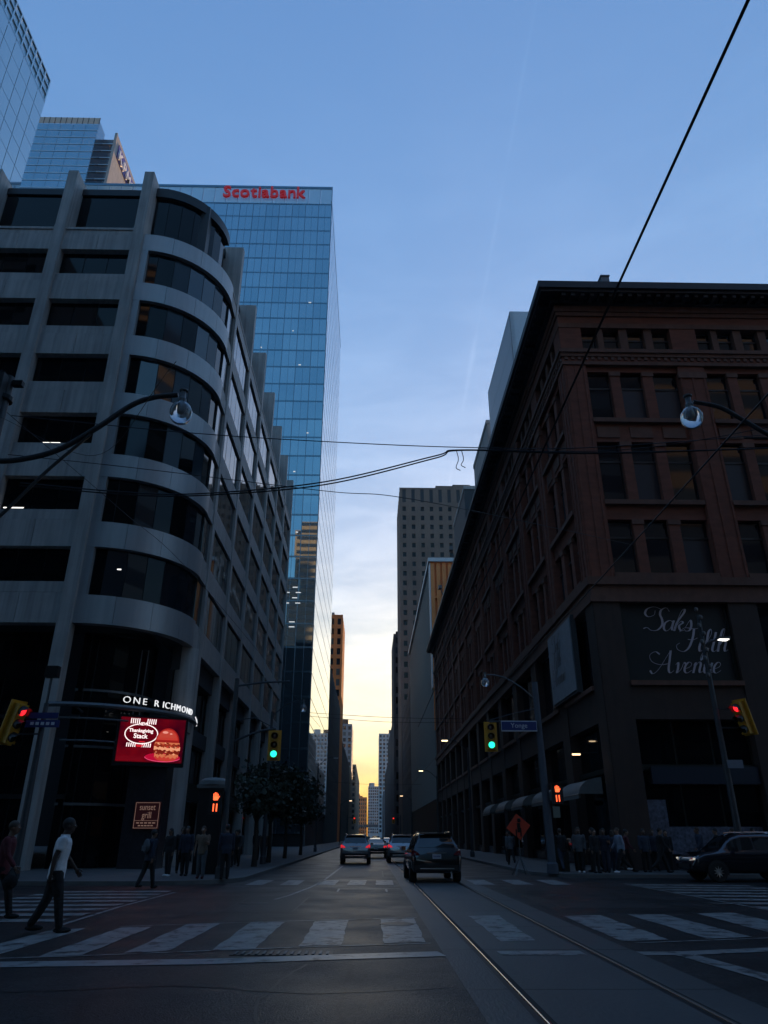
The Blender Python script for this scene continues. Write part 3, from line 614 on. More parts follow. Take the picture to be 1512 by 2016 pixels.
for face, nb, length in (('front', 3, 1.4 + 3 * PITCH), ('side', 13, 1.4 + 13 * PITCH)):
    d_in = -0.7
    e0 = 0.0 if face == 'front' else 0.0
    # corner pier and bay piers
    fb(face, 'brick_pier', 0.002 if face == 'front' else 0.004, 1.42, d_in, 0.0, 13.05, 28.5, brick)
    for k in range(nb):
        u = 1.43 + k * PITCH
        fb(face, 'brick_pier', u + 5.75, u + PITCH, d_in, 0.0, 13.05, 29.0, brick)
        fb(face, 'pier_capital', u + 5.68, u + PITCH + 0.06, -0.1, 0.09, 27.6, 28.02, brownstone)
        for (z0, z1) in ROWS:
            for (a, b) in WOFF: window(face, u + a, u + b, z0, z1, 0.68)
            for (a, b) in ((1.45, 2.04), (3.49, 4.12)):
                fb(face, 'window_pier', u + a, u + b, d_in, -0.12, z0, z1, brick)
                fb(face, 'pier_capital', u + a - 0.05, u + b + 0.05, -0.3, -0.06, z1 - 0.32, z1 - 0.02, brownstone)
            fb(face, 'window_sill', u - 0.04, u + 5.74, d_in, 0.10, z0 - 0.28, z0, brownstone)
        for (z0, z1) in ((23.08, 24.34), (18.0, 18.87), (28.1, 28.5)): fb(face, 'spandrel', u, u + 5.75, d_in, -0.16, z0, z1, brick)
        for j in range(3):
            if k < 5: fb(face, 'spandrel_panel', u + 0.15 + j * 2.0, u + 1.5 + j * 2.0, -0.2, -0.10, 23.35, 24.1, brownstone)
        for (a, b) in AOFF: window(face, u + a, u + b, 29.72, 31.30, 0.62)
        for (a, b) in ((1.0, 1.38), (2.43, 2.95), (4.05, 4.55)): fb(face, 'attic_colonnette', u + a, u + b, d_in, -0.08, 29.6, 31.4, brownstone); 
        fb(face, 'attic_pier', u + 5.70, u + PITCH - 0.05, d_in, 0.02, 29.6, 31.4, brick)
    # relief: ribs on the piers, dentils below the attic sill
    for k in range(nb):
        u = 1.43 + k * PITCH
        for off in (5.80, 6.52, 7.24):
            if face == 'front' or k < 7: fb(face, 'pier_rib', u + off, u + off + 0.10, -0.05, 0.055, 14.44, 27.6, brick)
        for off in (0.12, 0.66, 1.2):
            if k == 0: fb(face, 'pier_rib', off, off + 0.1, -0.05, 0.055, 14.44, 28.4, brick)
    for i in range(int((length if face == 'front' else 46) / 0.42)): fb(face, 'dentil', 0.1 + i * 0.42, 0.30 + i * 0.42, 0.0, 0.11, 28.86, 29.08, brownstone)
    fb(face, 'attic_pier', 0.002 if face == 'front' else 0.004, 1.38, d_in, 0.02, 29.6, 31.4, brick)
    # mouldings: string course, frieze, entablature over the shop floors
    for (z0, z1, d, m, n) in ((28.5, 28.72, 0.10, brownstone, 'string_course'), (28.72, 29.1, 0.04, brick, 'frieze'), (29.1, 29.36, 0.14, brownstone, 'string_course'), (29.36, 29.62, 0.24, brownstone, 'attic_sill'),
                              (31.4, 31.75, 0.06, brownstone, 'frieze'), (31.75, 32.3, 0.02, brick, 'frieze'), (32.3, 32.6, 0.12, brownstone, 'string_course'), (32.6, 33.06, 0.20, brownstone, 'string_course'),
                              (14.0, 14.44, 0.22, brownstone, 'string_course'), (13.4, 14.0, 0.06, brownstone, 'entablature'), (13.05, 13.4, 0.14, brownstone, 'entablature')):
        fb(face, n, -d + (0.001 if face == 'front' else 0.003), length, d_in, d, z0, z1 - (0.003 if face == 'side' else 0), m)
    # cornice: soffit, modillions, crown
    ex = 0.002 if face == 'front' else 0.0
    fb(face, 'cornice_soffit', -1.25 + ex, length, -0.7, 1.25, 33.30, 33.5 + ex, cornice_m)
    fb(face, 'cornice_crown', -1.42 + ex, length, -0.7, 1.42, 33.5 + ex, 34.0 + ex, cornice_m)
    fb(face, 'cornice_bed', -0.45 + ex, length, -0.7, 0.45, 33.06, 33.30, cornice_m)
    n = int(length / (0.62 if face == 'front' else 0.85))
    for i in range(n):
        u = 0.1 + i * (length - 0.4) / n
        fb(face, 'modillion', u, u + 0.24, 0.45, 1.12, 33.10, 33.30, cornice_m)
# backing mass and roof
box('backing_wall', XF + 0.7, 60, YF + 0.7, YF + 1.4 + 13 * PITCH, 0, 33.2, mullion, D)
# lower floors: big dark bays between piers, belt, shopfronts
for face, nb in (('front', 3), ('side', 13)):
    fb(face, 'base_pier', 0.003 if face == 'front' else 0.006, 1.42, -0.7, 0.04, 0, 13.05, base_stone)
    for k in range(nb):
        u = 1.43 + k * PITCH
        fb(face, 'base_pier', u + 5.85, u + PITCH, -0.7, 0.04, 0, 13.05, base_stone)
        fb(face, 'belt_panel', u, u + 5.85, -0.5, -0.02, 6.95, 8.85, base_stone); fb(face, 'belt_moulding', u, u + 5.85, -0.4, 0.16, 8.62, 8.86, brownstone)
        fb(face, 'bay_frame', u, u + 5.85, -0.62, -0.5, 8.85, 13.05, shop_green)
        fb(face, 'shopfront_frame', u, u + 5.85, -0.62, -0.52, 0.13, 6.95, shop_green)
        fb(face, 'transom', u, u + 5.85, -0.5, -0.30, 4.55, 4.8, shop_green); fb(face, 'stall_riser', u, u + 5.85, -0.5, -0.3, 0.13, 0.7, granite)
        for j in range(3):
            if not (face == 'front' and k == 0): fb(face, 'pane', u + 0.12 + j * 1.9, u + 1.9 + j * 1.9, -0.49, -0.46, 9.0, 12.9, store_glass)
            fb(face, 'pane', u + 0.12 + j * 1.9, u + 1.9 + j * 1.9, -0.51, -0.48, 0.75, 4.5, dglass); fb(face, 'pane', u + 0.12 + j * 1.9, u + 1.9 + j * 1.9, -0.51, -0.48, 4.85, 6.9, dglass)
# sign band and white patterned hoarding panels of the corner shop
fb('front', 'shop_sign_band', 1.9, 7.2, -0.45, -0.1, 3.9, 4.7, mat('navy_sign_band', (0.02, 0.028, 0.045), 0.4)); fb('front', 'shop_sign_band', 8.9, 14.6, -0.45, -0.1, 3.9, 4.7, mat('plum_sign_band', (0.024, 0.018, 0.032), 0.4))
hoard = mat('patterned_window_film', (0.10, 0.11, 0.15), 0.6, var=0.8, vscale=7)
fb('front', 'window_film', 1.6, 2.5, -0.47, -0.44, 0.8, 3.2, hoard); fb('front', 'window_film', 2.5, 7.0, -0.47, -0.44, 0.8, 2.0, hoard); fb('front', 'window_film', 9.0, 14.3, -0.47, -0.44, 0.8, 2.0, hoard)
# rooftop unit
RU = empty('roof_vent', (16.2, 37.9, 34)); tag(RU, 'grey metal roof vent box standing on the dark cornice', 'vent')
box('housing', 15.75, 16.3, 38.2, 38.8, 33.2, 37.05, grey_metal, RU); box('cap', 15.7, 16.35, 38.15, 38.85, 37.05, 37.15, grey_metal, RU); box('antenna', 15.45, 15.5, 38.2, 38.25, 33.2, 35.3, grey_metal, RU)
# wall lamp (lit) near the corner
WL = empty('wall_lamp', (10.9, 36.2, 4.9)); tag(WL, 'lit amber wall lamp near the store corner pier', 'lamp')
box('lamp_glow', 10.55, 10.95, 38.9, 39.05, 5.42, 5.5, amber_on, WL); box('lamp_body', 10.5, 11.0, 38.85, 39.1, 5.5, 5.58, black_metal, WL); MB().tube([(10.9, 39.0, 5.55), (11.9, 39.0, 5.55)], 0.03, 6).out('bracket', black_metal, WL)

# ---- script lettering on the dark board
def crom(pts, n=8):
    P = [Vector((*p, 0)) for p in pts]; P = [2 * P[0] - P[1]] + P + [2 * P[-1] - P[-2]]; out_ = []
    for i in range(1, len(P) - 2):
        for k in range(n):
            t = k / n; a, b, c, d = P[i - 1:i + 3]
            out_.append(0.5 * ((2 * b) + (c - a) * t + (2 * a - 5 * b + 4 * c - d) * t * t + (3 * b - a - 3 * c + d) * t ** 3))
    out_.append(P[-2]); return out_
def stroke(mb_, pts, place, wmin=0.012, wmax=0.055, slant=0.32):
    c = crom(pts); v = []; n0 = len(mb_.v)
    for i, p in enumerate(c):
        t = (c[min(i + 1, len(c) - 1)] - c[max(i - 1, 0)]); t = t.normalized() if t.length > 1e-9 else Vector((1, 0, 0))
        w = wmin + (wmax - wmin) * max(0.0, -t.y) ** 1.4       # downstrokes are thick
        nn = Vector((-t.y, t.x, 0)) * w / 2
        for s_ in (1, -1):
            q = p + nn * s_; mb_.v.append(tuple(place(q.x + slant * q.y, q.y)))
        if i: k = n0 + 2 * i; mb_.f.append((k - 2, k - 1, k + 1, k))
GL = {
 'S': (0.62, [[(0.78, 0.86), (0.62, 1.02), (0.42, 0.92), (0.40, 0.72), (0.52, 0.50), (0.56, 0.26), (0.40, 0.04), (0.14, 0.02), (-0.06, 0.14), (-0.22, 0.10)], [(0.40, 0.96), (0.10, 1.06), (-0.18, 0.98), (-0.26, 0.78), (-0.10, 0.62), (0.14, 0.70), (0.16, 0.90)]]),
 'a': (0.46, [[(0.40, 0.38), (0.24, 0.46), (0.06, 0.34), (0.04, 0.12), (0.16, 0.0), (0.30, 0.10), (0.40, 0.38)], [(0.42, 0.46), (0.39, 0.24), (0.40, 0.06), (0.50, 0.04)]]),
 'k': (0.44, [[(0.06, 0.0), (0.10, 0.40), (0.22, 0.86), (0.34, 0.96), (0.34, 0.80), (0.12, 0.40), (0.04, 0.0)], [(0.10, 0.22), (0.26, 0.42), (0.36, 0.36), (0.22, 0.22), (0.32, 0.02), (0.46, 0.04)]]),
 's': (0.34, [[(0.06, 0.16), (0.22, 0.48), (0.30, 0.26), (0.26, 0.04), (0.10, 0.0), (0.02, 0.08)]]),
 'F': (0.66, [[(0.40, 0.98), (0.40, 0.60), (0.30, 0.18), (0.10, 0.0), (-0.16, 0.08), (-0.24, 0.26), (-0.12, 0.36)], [(-0.20, 0.84), (0.0, 1.02), (0.40, 0.98), (0.72, 1.04)], [(0.20, 0.52), (0.42, 0.50), (0.60, 0.58)]]),
 'i': (0.24, [[(0.04, 0.30), (0.12, 0.46), (0.08, 0.20), (0.12, 0.02), (0.24, 0.06)], [(0.12, 0.66), (0.125, 0.60)]]),
 'f': (0.30, [[(0.04, 0.20), (0.26, 0.72), (0.24, 0.96), (0.14, 0.84), (0.12, 0.40), (0.06, -0.20), (-0.04, -0.36), (0.0, -0.10), (0.26, 0.14)], [(-0.02, 0.44), (0.26, 0.46)]]),
 't': (0.30, [[(0.16, 0.84), (0.13, 0.40), (0.10, 0.10), (0.18, 0.0), (0.30, 0.08)], [(-0.04, 0.50), (0.30, 0.52)]]),
 'h': (0.46, [[(0.04, 0.04), (0.20, 0.70), (0.22, 0.98), (0.12, 0.88), (0.07, 0.40), (0.05, 0.0)], [(0.07, 0.22), (0.24, 0.48), (0.34, 0.40), (0.32, 0.14), (0.36, 0.02), (0.48, 0.08)]]),
 'A': (0.86, [[(-0.22, 0.10), (-0.06, -0.04), (0.16, 0.16), (0.42, 0.70), (0.56, 1.0)], [(0.56, 1.0), (0.58, 0.60), (0.60, 0.16), (0.70, 0.0), (0.84, 0.10)], [(0.62, 0.42), (0.20, 0.36), (-0.20, 0.50), (-0.34, 0.78), (-0.12, 0.94), (0.10, 0.82)]]),
 'v': (0.42, [[(0.02, 0.36), (0.12, 0.46), (0.15, 0.20), (0.14, 0.0), (0.30, 0.18), (0.38, 0.46), (0.48, 0.38)]]),
 'e': (0.38, [[(0.06, 0.18), (0.26, 0.28), (0.30, 0.42), (0.18, 0.48), (0.05, 0.32), (0.04, 0.10), (0.16, 0.0), (0.36, 0.12)]]),
 'n': (0.46, [[(0.02, 0.34), (0.10, 0.46), (0.08, 0.20), (0.06, 0.0)], [(0.07, 0.22), (0.24, 0.48), (0.34, 0.40), (0.32, 0.14), (0.36, 0.02), (0.48, 0.08)]]),
 'u': (0.46, [[(0.02, 0.34), (0.10, 0.46), (0.06, 0.16), (0.14, 0.0), (0.30, 0.16), (0.38, 0.46)], [(0.38, 0.46), (0.34, 0.14), (0.38, 0.02), (0.50, 0.08)]]),
}
def script_word(name, word, size, m, place0, parent, **kw):
    x = 0.0; objs = []
    for ch in word:
        if ch == ' ': x += 0.3; continue
        adv, sts = GL[ch]; mb_ = MB()
        for st in sts: stroke(mb_, [(a + x, b) for a, b in st], lambda a, b: place0(a * size, b * size), kw.get('wmin', 0.02), kw.get('wmax', 0.10))
        mb_.out(name, m, parent); x += adv
BS = empty('store_sign', (16.3, 36.9, 9)); tag(BS, 'black sign board with pale script lettering above the corner shop', 'sign')
box('sign_board', 13.37, 19.12, 37.08, 37.28, 8.88, 13.03, black_board, BS)
box('sign_border', 13.37, 19.12, 36.98, 37.1, 8.88, 9.0, shop_green, BS); box('sign_border', 13.37, 13.5, 36.98, 37.1, 9.0, 13.0, shop_green, BS); box('sign_border', 19.0, 19.12, 36.98, 37.1, 9.0, 13.0, shop_green, BS)
script_word('letter', 'Saks', 1.25, letter_grey, lambda a, b: (14.75 + a, 37.04, 11.55 + b), BS)
script_word('letter', 'Fifth', 1.25, letter_grey, lambda a, b: (16.35 + a, 37.04, 10.45 + b), BS)
script_word('letter', 'Avenue', 1.18, letter_grey, lambda a, b: (14.75 + a, 37.04, 9.32 + b), BS)
# ---- framed poster on the street side
PS = empty('poster_panel', (11.8, 43, 9)); tag(PS, 'tall pale framed poster with dark script on the store side wall', 'poster')
box('poster_frame', 11.55, 11.85, 40.2, 45.9, 8.9, 13.35, pole_m, PS); box('poster_sheet', 11.50, 11.56, 40.35, 45.75, 9.05, 13.2, poster_m, PS)
for j, (wd, yy, zz, sz) in enumerate((('Saks', 44.6, 12.0, 1.0), ('Fifth', 44.9, 11.0, 1.0), ('Avenue', 45.1, 10.0, 0.95))):
    script_word('printed_letter', wd, sz, poster_ink, lambda a, b, yy=yy, zz=zz: (11.485, yy - a, zz + b), PS)
# ---- curved awnings along the store
def awning(name, y0, y1, zt, proj, label):
    A = empty(name, (XF, (y0 + y1) / 2, zt)); tag(A, label, 'awning', 'curved awnings along the store')
    v = []; fc = []; n = 8; mseg = 6
    for j in range(mseg + 1):
        y = y0 + (y1 - y0) * j / mseg
        for i in range(n + 1):
            a = math.pi / 2 * i / n; sag = 0.05 * math.sin(math.pi * j / mseg)
            v.append((XF + 0.02 - proj * math.sin(a) * (1 + 0), y, zt - 0.8 + 0.8 * math.cos(a) - sag * math.sin(2 * a)))
            if i and j: k = j * (n + 1) + i; fc.append((k - 1, k, k - n - 1, k - n - 2))
    mesh('canopy_cloth', v, fc, awning_m, A, True)
    for yy in (y0, y1): mesh('side_cloth', [(XF, yy, zt - 0.8), (XF, yy, zt)] + [(XF + 0.02 - proj * math.sin(math.pi / 2 * i / 6), yy, zt - .8 + .8 * math.cos(math.pi / 2 * i / 6)) for i in range(7)], [tuple(range(9))], awning_m, A)
    mesh('valance', [(XF - proj - 0.0, y0, zt - 0.8), (XF - proj, y1, zt - 0.8), (XF - proj - 0.01, y1, zt - 1.02), (XF - proj - 0.01, y0, zt - 1.02)], [(0, 1, 2, 3)], awning_m, A)
    MB().tube([(XF - proj, y0, zt - 0.82), (XF - proj, y1, zt - 0.82)], 0.03, 6).out('front_rail', grey_metal, A)
for k, (nm) in enumerate(('nearest the corner pier', 'second from the corner pier', 'third from the corner pier', 'fourth from the corner pier', 'farthest down the store')):
    u = 1.43 + k * PITCH; awning('awning', YF + u + 0.7, YF + u + 4.9, 4.35, 1.25, 'pale curved shop awning on the store side, ' + nm)
# ================================================================== towers and street walls behind
tower_glass = mat('blue_curtain_glass', (0.30, 0.40, 0.46), 0.02, 0.92)
tower_glass_b = mat('blue_curtain_glass_dark', (0.26, 0.36, 0.42), 0.03, 0.92)
tower_glass_c = mat('blue_curtain_glass_blinds', (0.33, 0.42, 0.48), 0.09, 0.8)
tower_band = mat('dark_floor_band', (0.13, 0.20, 0.25), 0.2, 0.8)
tower_mull = mat('tower_mullion', (0.15, 0.20, 0.24), 0.3, 0.8)
T = empty('glass_tower', (-35, 150, 0)); tag(T, 'tall blue glass tower with red Scotiabank letters at its roof', 'tower')
TX, TY, TH, TY2 = -10.3, 125.0, 144.4, 181.0
FL = [138.6 - 4.27 * i for i in range(33)]
box('core', -72, TX - 0.35, TY + 0.35, TY2, 0, TH - 6.5, mullion, T)
cw = 3.09
for i, z in enumerate(FL):
    z0 = z - 4.27
    if z0 < 0: break
    for c in range(8):
        xb = TX - c * cw; xa = xb - cw
        p = box('pane', xa + 0.05, xb - 0.05, TY, TY + 0.04, z0 + 0.32, z - 0.03, random.choice([tower_glass, tower_glass, tower_glass, tower_glass_b]), T)
        p.rotation_euler = (R(random.gauss(0, .28)), 0, R(random.gauss(0, .28)))
    box('floor_band', TX - 8 * cw, TX, TY + 0.02, TY + 0.3, z0 + 0.02, z0 + 0.30, tower_band, T)
mbp = MB(); mbb = MB()
for i, z in enumerate(FL):
    z0 = z - 4.27
    if z0 < 60: break
    for c in range(8, 20):
        xb = TX - c * cw; xa = xb - cw; j = random.uniform(-.01, .01); mbp.box(xa + 0.05, xb - 0.05, TY + j, TY + 0.05 + j, z0 + 0.32, z - 0.03)
    mbb.box(TX - 20 * cw, TX - 8 * cw, TY + 0.05, TY + 0.3, z0 + 0.02, z0 + 0.43)
stuff(mbp.out('far_panes', tower_glass, T)); stuff(mbb.out('far_floor_bands', tower_band, T))
for c in range(9): box('mullion', TX - c * cw - 0.06, TX - c * cw + 0.06, TY - 0.10, TY + 0.03, 2, 138.6, tower_mull, T)
for c in range(16): box('thin_mullion', TX - (c + .5) * cw / 1 - 0.03 if c < 8 else TX - c * cw - 0.04, TX - (c + .5) * cw + 0.03 if c < 8 else TX - c * cw + 0.04, TY - 0.05, TY + 0.02, 2 if c < 8 else 60, 138.6, tower_mull, T)
# open glass screen at the roof
for c in range(22):
    xb = TX - c * 2.8; o = box('roof_screen_pane', xb - 2.7, xb - 0.1, TY, TY + 0.05, 138.8, 143.7, mat('roof_screen_glass', (0.55, 0.75, 0.85), 0.1, trans=0.6) if c == 0 else MATS['roof_screen_glass'], T)
    box('roof_screen_post', xb - 0.1, xb + 0.02, TY - 0.06, TY + 0.15, 138.6, 144.2, tower_mull, T)
box('roof_rail', TX - 62, TX + 0.05, TY - 0.08, TY + 0.2, 143.7, 144.4, tower_band, T); box('roof_rail', TX - 62, TX, TY - 0.06, TY + 0.2, 138.45, 138.8, tower_band, T)
# street side face
side_glass = mat('side_curtain_glass', (0.42, 0.52, 0.58), 0.02, 0.95)
ms = MB(); mf = MB()
for i, z in enumerate([143.9] + FL):
    z0 = z - 4.27
    if z0 < 3: break
    for c in range(14):
        j = random.uniform(-.004, .004); ms.box(TX - 0.05 + j, TX + j, TY + c * 4.0 + 0.03, TY + c * 4.0 + 3.97, z0 + 0.06, z - 0.06)
    mf.box(TX - 0.3, TX + 0.02, TY, TY2, z0 - 0.06, z0 + 0.06)
stuff(ms.out('side_panes', side_glass, T)); stuff(mf.out('side_floor_lines', tower_mull, T))
box('corner_post', TX - 0.1, TX + 0.06, TY - 0.1, TY + 0.06, 0, 144.2, tower_mull, T)
for (x, z, w) in ((-14.2, 108.9, .6), (-17.5, 101.1, .25), (-24, 96.6, .25), (-15.6, 92.2, .5), (-13.2, 75.6, .4), (-15.4, 66.8, .4), (-17, 58.2, .4), (-14.2, 53.9, .4)):
    box('lit_office_light', x - w / 2, x + w / 2, TY - 0.14, TY - 0.12, z, z + 0.14, office_on, T)
for r_ in range(4):
    for c in range(3): box('lit_office_light', -17.8 + c * 2.0 - (r_ % 2) * 0.6, -16.9 + c * 2.0 - (r_ % 2) * 0.6, TY - 0.14, TY - 0.12, 40.0 + r_ * 1.0, 40.11 + r_ * 1.0, office_on, T)
for r_ in range(2):
    for c in range(2): box('lit_office_light', -16.6 + c * 1.9, -15.6 + c * 1.9, TY - 0.14, TY - 0.12, 35.6 + r_ * 0.9, 35.71 + r_ * 0.9, office_on, T)
LG = empty('roof_letter_sign', (-26, 124.8, 140)); tag(LG, 'red Scotiabank letters across the top of the blue glass tower', 'sign')
scot = mat('red_letter_face', (0.36, 0.010, 0.016), 0.5, emit=(0.8, 0.02, 0.03), estr=0.03)
def spaced(word, size, gap):
    out_ = []; x = 0.0
    for ch in word:
        me = text_mesh(ch, size, 0.1, align='LEFT'); xs = [v.co.x for v in me.vertices]; out_.append((ch, x - min(xs))); x += max(xs) - min(xs) + gap; bpy.data.meshes.remove(me)
    return out_, x
lets, wtot = spaced('Scotiabank', 4.9, 0.42); fx = 19.8 / wtot
for ch, xo in lets: text('letter', ch, 4.9, scot, (-36.2 + xo * fx, 124.6, 141.75), FACE_CAM, LG, depth=0.5, bold=0.05, align='LEFT', sx=fx)

# ---- huge glass slab at the left edge, seen along its street face
G = empty('glass_slab_tower', (-85, 70, 0)); tag(G, 'pale glass slab tower cut by the left edge with a gridded rim', 'tower')
pale_glass = mat('pale_curtain_glass', (0.45, 0.56, 0.60), 0.05, 0.85)
GX, GY, GH = -67.9, 100.0, 145.0
box('core', -110, GX - 0.3, 30, GY - 0.1, 0, GH - 7, mullion, G)
box('end_face', -110, GX, GY - 0.1, GY, 0, GH - 6, tower_glass_b, G)
for i in range(10):
    z = GH - 6.5 - i * 4.4
    for c in range(18):
        y1 = GY - c * 3.2; p = box('pane', GX - 0.05, GX, y1 - 3.14, y1 - 0.06, z - 4.34, z - 0.06, pale_glass, G); p.rotation_euler = (0, R(random.gauss(0, .1)), R(random.gauss(0, .1)))
    box('floor_band', GX - 0.25, GX - 0.02, GY - 58, GY, z - 4.46, z - 4.3, tower_mull, G)
for c in range(26):
    y1 = GY - c * 2.2
    box('rim_post', GX - 0.4, GX + 0.05, y1 - 0.35, y1, GH - 6.5, GH, pale_glass, G); box('rim_pane', GX - 0.25, GX - 0.2, y1 - 2.2, y1 - 0.35, GH - 6.4, GH - 0.5, MATS['roof_screen_glass'], G)
for k in range(4): box('rim_rail', GX - 0.4, GX + 0.04, GY - 58, GY, GH - 6.5 + k * 2.1, GH - 6.2 + k * 2.1, pale_glass, G)

# ---- second glass tower with a sign fin
K = empty('sign_tower', (-105, 190, 0)); tag(K, 'blue glass tower with warm coloured roof screen and a KPMG sign fin', 'tower')
ky = 175.0; kx0, kx1, kz = -124.0, -97.7, 233.6
box('core', kx0, kx1 - 0.1, ky + 0.3, ky + 40, 0, kz - 3.2, mullion, K)
pale_band = mat('pale_floor_edge', (0.5, 0.58, 0.62), 0.35, 0.5)
warm_screen = mat('warm_roof_screen', (0.60, 0.45, 0.34), 0.4)
for c in range(12): box('roof_screen_pane', kx1 - (c + 1) * 1.95 + 0.1, kx1 - c * 1.95 - 0.1, ky, ky + 0.1, kz - 3.0, kz, warm_screen, K); box('roof_screen_post', kx1 - c * 1.95 - 0.1, kx1 - c * 1.95 + 0.08, ky - 0.1, ky + 0.15, kz - 3.1, kz, mullion, K)
for i in range(16):
    z = kz - 3.2 - i * 3.5
    for c in range(6): p = box('pane', kx1 - (c + 1) * 4.38 + 0.05, kx1 - c * 4.38 - 0.05, ky, ky + 0.08, z - 3.1, z - 0.05, tower_glass_b, K); p.rotation_euler = (R(random.gauss(0, .12)), 0, R(random.gauss(0, .12)))
    box('floor_band', kx0, kx1, ky - 0.12, ky + 0.3, z - 3.42, z - 3.14, pale_band, K)
    box('recess_band', kx1, -92.9, ky + 5.2, ky + 5.4, z - 3.4, z - 3.0, pale_band, K)
box('recess_glass', kx1 - 0.2, -92.9, ky + 5.5, ky + 6, 100, kz - 4, dglass2, K); box('side_glass', kx1 - 0.1, kx1, ky + 0.1, ky + 5.5, 100, kz - 1.5, tower_glass_b, K)
box('sign_fin', -93.2, -92.6, ky + 4.6, ky + 75, 100, 231, precast, K); box('fin_edge', -93.4, -92.5, ky + 4.0, ky + 4.6, 100, 231.3, precast, K)
KS = empty('fin_letter_sign', (-92.4, 190, 215)); tag(KS, 'white KPMG letters on violet panel high on the grey fin wall', 'sign')
sign_bright = mat('bright_sign_white', (0.8, 0.8, 0.82), 0.5)
violet = mat('violet_panel', (0.10, 0.07, 0.32), 0.5); box('sign_panel', -92.58, -92.3, 181.8, 206, 222.2, 228.6, violet, KS)
y_ = 181.4
for ch in 'KPMG': text('letter', ch, 5.6, sign_bright, (-92.0, y_ + 2.4, 224.2), (R(90), 0, R(90)), KS, depth=0.6, bold=0.15); y_ += 4.4

# ================================================================== right side behind the store
RT = empty('rooftop_block', (20, 70, 33)); tag(RT, 'white panelled rooftop block with deep windows above the store cornice', 'building')
pan = mat('white_metal_panel', (0.52, 0.53, 0.55), 0.45, 0.2, var=0.05); X15 = 15.0
box('front_wall', X15, 34, 62.7, 63.1, 47.5, 54.6, pan, RT); box('mass', X15 + 0.4, 34, 63.1, 78.6, 33.2, 54.3, pan, RT)
for (za, zb_) in ((54.15, 54.6), (47.5, 50.6)): box('side_panel', X15, X15 + 0.4, 62.7, 78.6, za, zb_, pan, RT)
box('side_panel', X15, X15 + 0.4, 62.7, 78.6, 50.65, 54.1, pan, RT)
for k in range(5): box('side_pier', X15, X15 + 0.4, 62.7 + k * 3.75, 63.3 + k * 3.75, 33.2, 47.5, pan, RT); 
for k in range(4): box('pane', X15 + 0.3, X15 + 0.39, 63.3 + k * 3.75, 66.45 + k * 3.75, 43.5, 47.4, dglass, RT)
box('front_window', X15 + 0.5, 34, 62.9, 63.05, 41.5, 47.4, dglass, RT); box('lower_wall', X15 + 0.02, 34, 62.75, 63.05, 33.2, 41.5, pan, RT)
LB = empty('plant_room', (18, 86, 33)); tag(LB, 'low grey plant room just beyond the white rooftop block', 'building')
box('wall', 15.4, 24, 83, 96, 33.2, 52.5, precast, LB); box('parapet', 15.3, 24.1, 82.9, 96.1, 52.5, 53.1, precast, LB)
PB = empty('plant_room', (18, 118, 33)); tag(PB, 'tall grey plant room beside the dark brown tower top', 'building')
box('wall', 15.2, 26, 106, 122, 33.2, 54, soffit_m, PB); box('parapet', 15.1, 26.1, 105.9, 122.1, 54, 54.6, precast, PB)
for k, (y, nm) in enumerate(((88.0, 'nearer'), (104.0, 'farther'))):
    FLD = empty('roof_floodlight', (11.2, y, 34)); tag(FLD, 'small floodlight on the store cornice edge, %s of two' % nm, 'floodlight', 'cornice floodlights')
    box('lamp_head', 10.2, 10.7, y - 0.4, y + 0.4, 36.0, 36.5, grey_metal, FLD); MB().tube([(10.5, y, 36.1), (11.2, y, 34.0)], 0.07, 6).out('bracket', grey_metal, FLD)

ST = empty('ribbed_building', (25, 180, 0)); tag(ST, 'ribbed stone building with white roof rim and front coloured like sunset light beyond the store', 'building')
rib_m = mat('sunset_tint_ribbed_panel', (0.88, 0.28, 0.08), 0.7, var=0.15, vscale=0.4); rim_w = mat('white_roof_rim', (0.6, 0.6, 0.6), 0.5)  # orange of reflected sunset light put into the front's base colour
sx_, sy0, sy1, sh = 12.2, 140.0, 224.0, 54.6
box('mass', sx_ + 0.8, 60, sy0 + 0.8, sy1, 0, sh - 0.5, soffit_m, ST)
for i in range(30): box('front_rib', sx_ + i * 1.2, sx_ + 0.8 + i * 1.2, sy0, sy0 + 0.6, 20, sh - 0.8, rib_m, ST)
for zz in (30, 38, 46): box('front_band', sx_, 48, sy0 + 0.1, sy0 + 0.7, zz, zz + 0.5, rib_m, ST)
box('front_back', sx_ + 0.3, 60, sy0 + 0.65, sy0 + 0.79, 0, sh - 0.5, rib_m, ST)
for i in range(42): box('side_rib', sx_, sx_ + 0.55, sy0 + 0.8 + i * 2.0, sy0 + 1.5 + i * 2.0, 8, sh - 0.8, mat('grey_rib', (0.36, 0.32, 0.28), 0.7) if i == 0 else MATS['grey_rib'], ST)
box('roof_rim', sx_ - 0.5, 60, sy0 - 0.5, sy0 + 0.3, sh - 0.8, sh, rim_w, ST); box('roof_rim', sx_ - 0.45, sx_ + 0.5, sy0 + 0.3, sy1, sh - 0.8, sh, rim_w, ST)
box('rim_panel', sx_ - 0.2, sx_ + 0.3, sy0 + 0.05, sy0 + 2.5, 28, sh - 0.8, rim_w, ST); box('base', sx_ + 0.2, sx_ + 0.8, sy0, sy1, 0, 8, shop_green, ST)

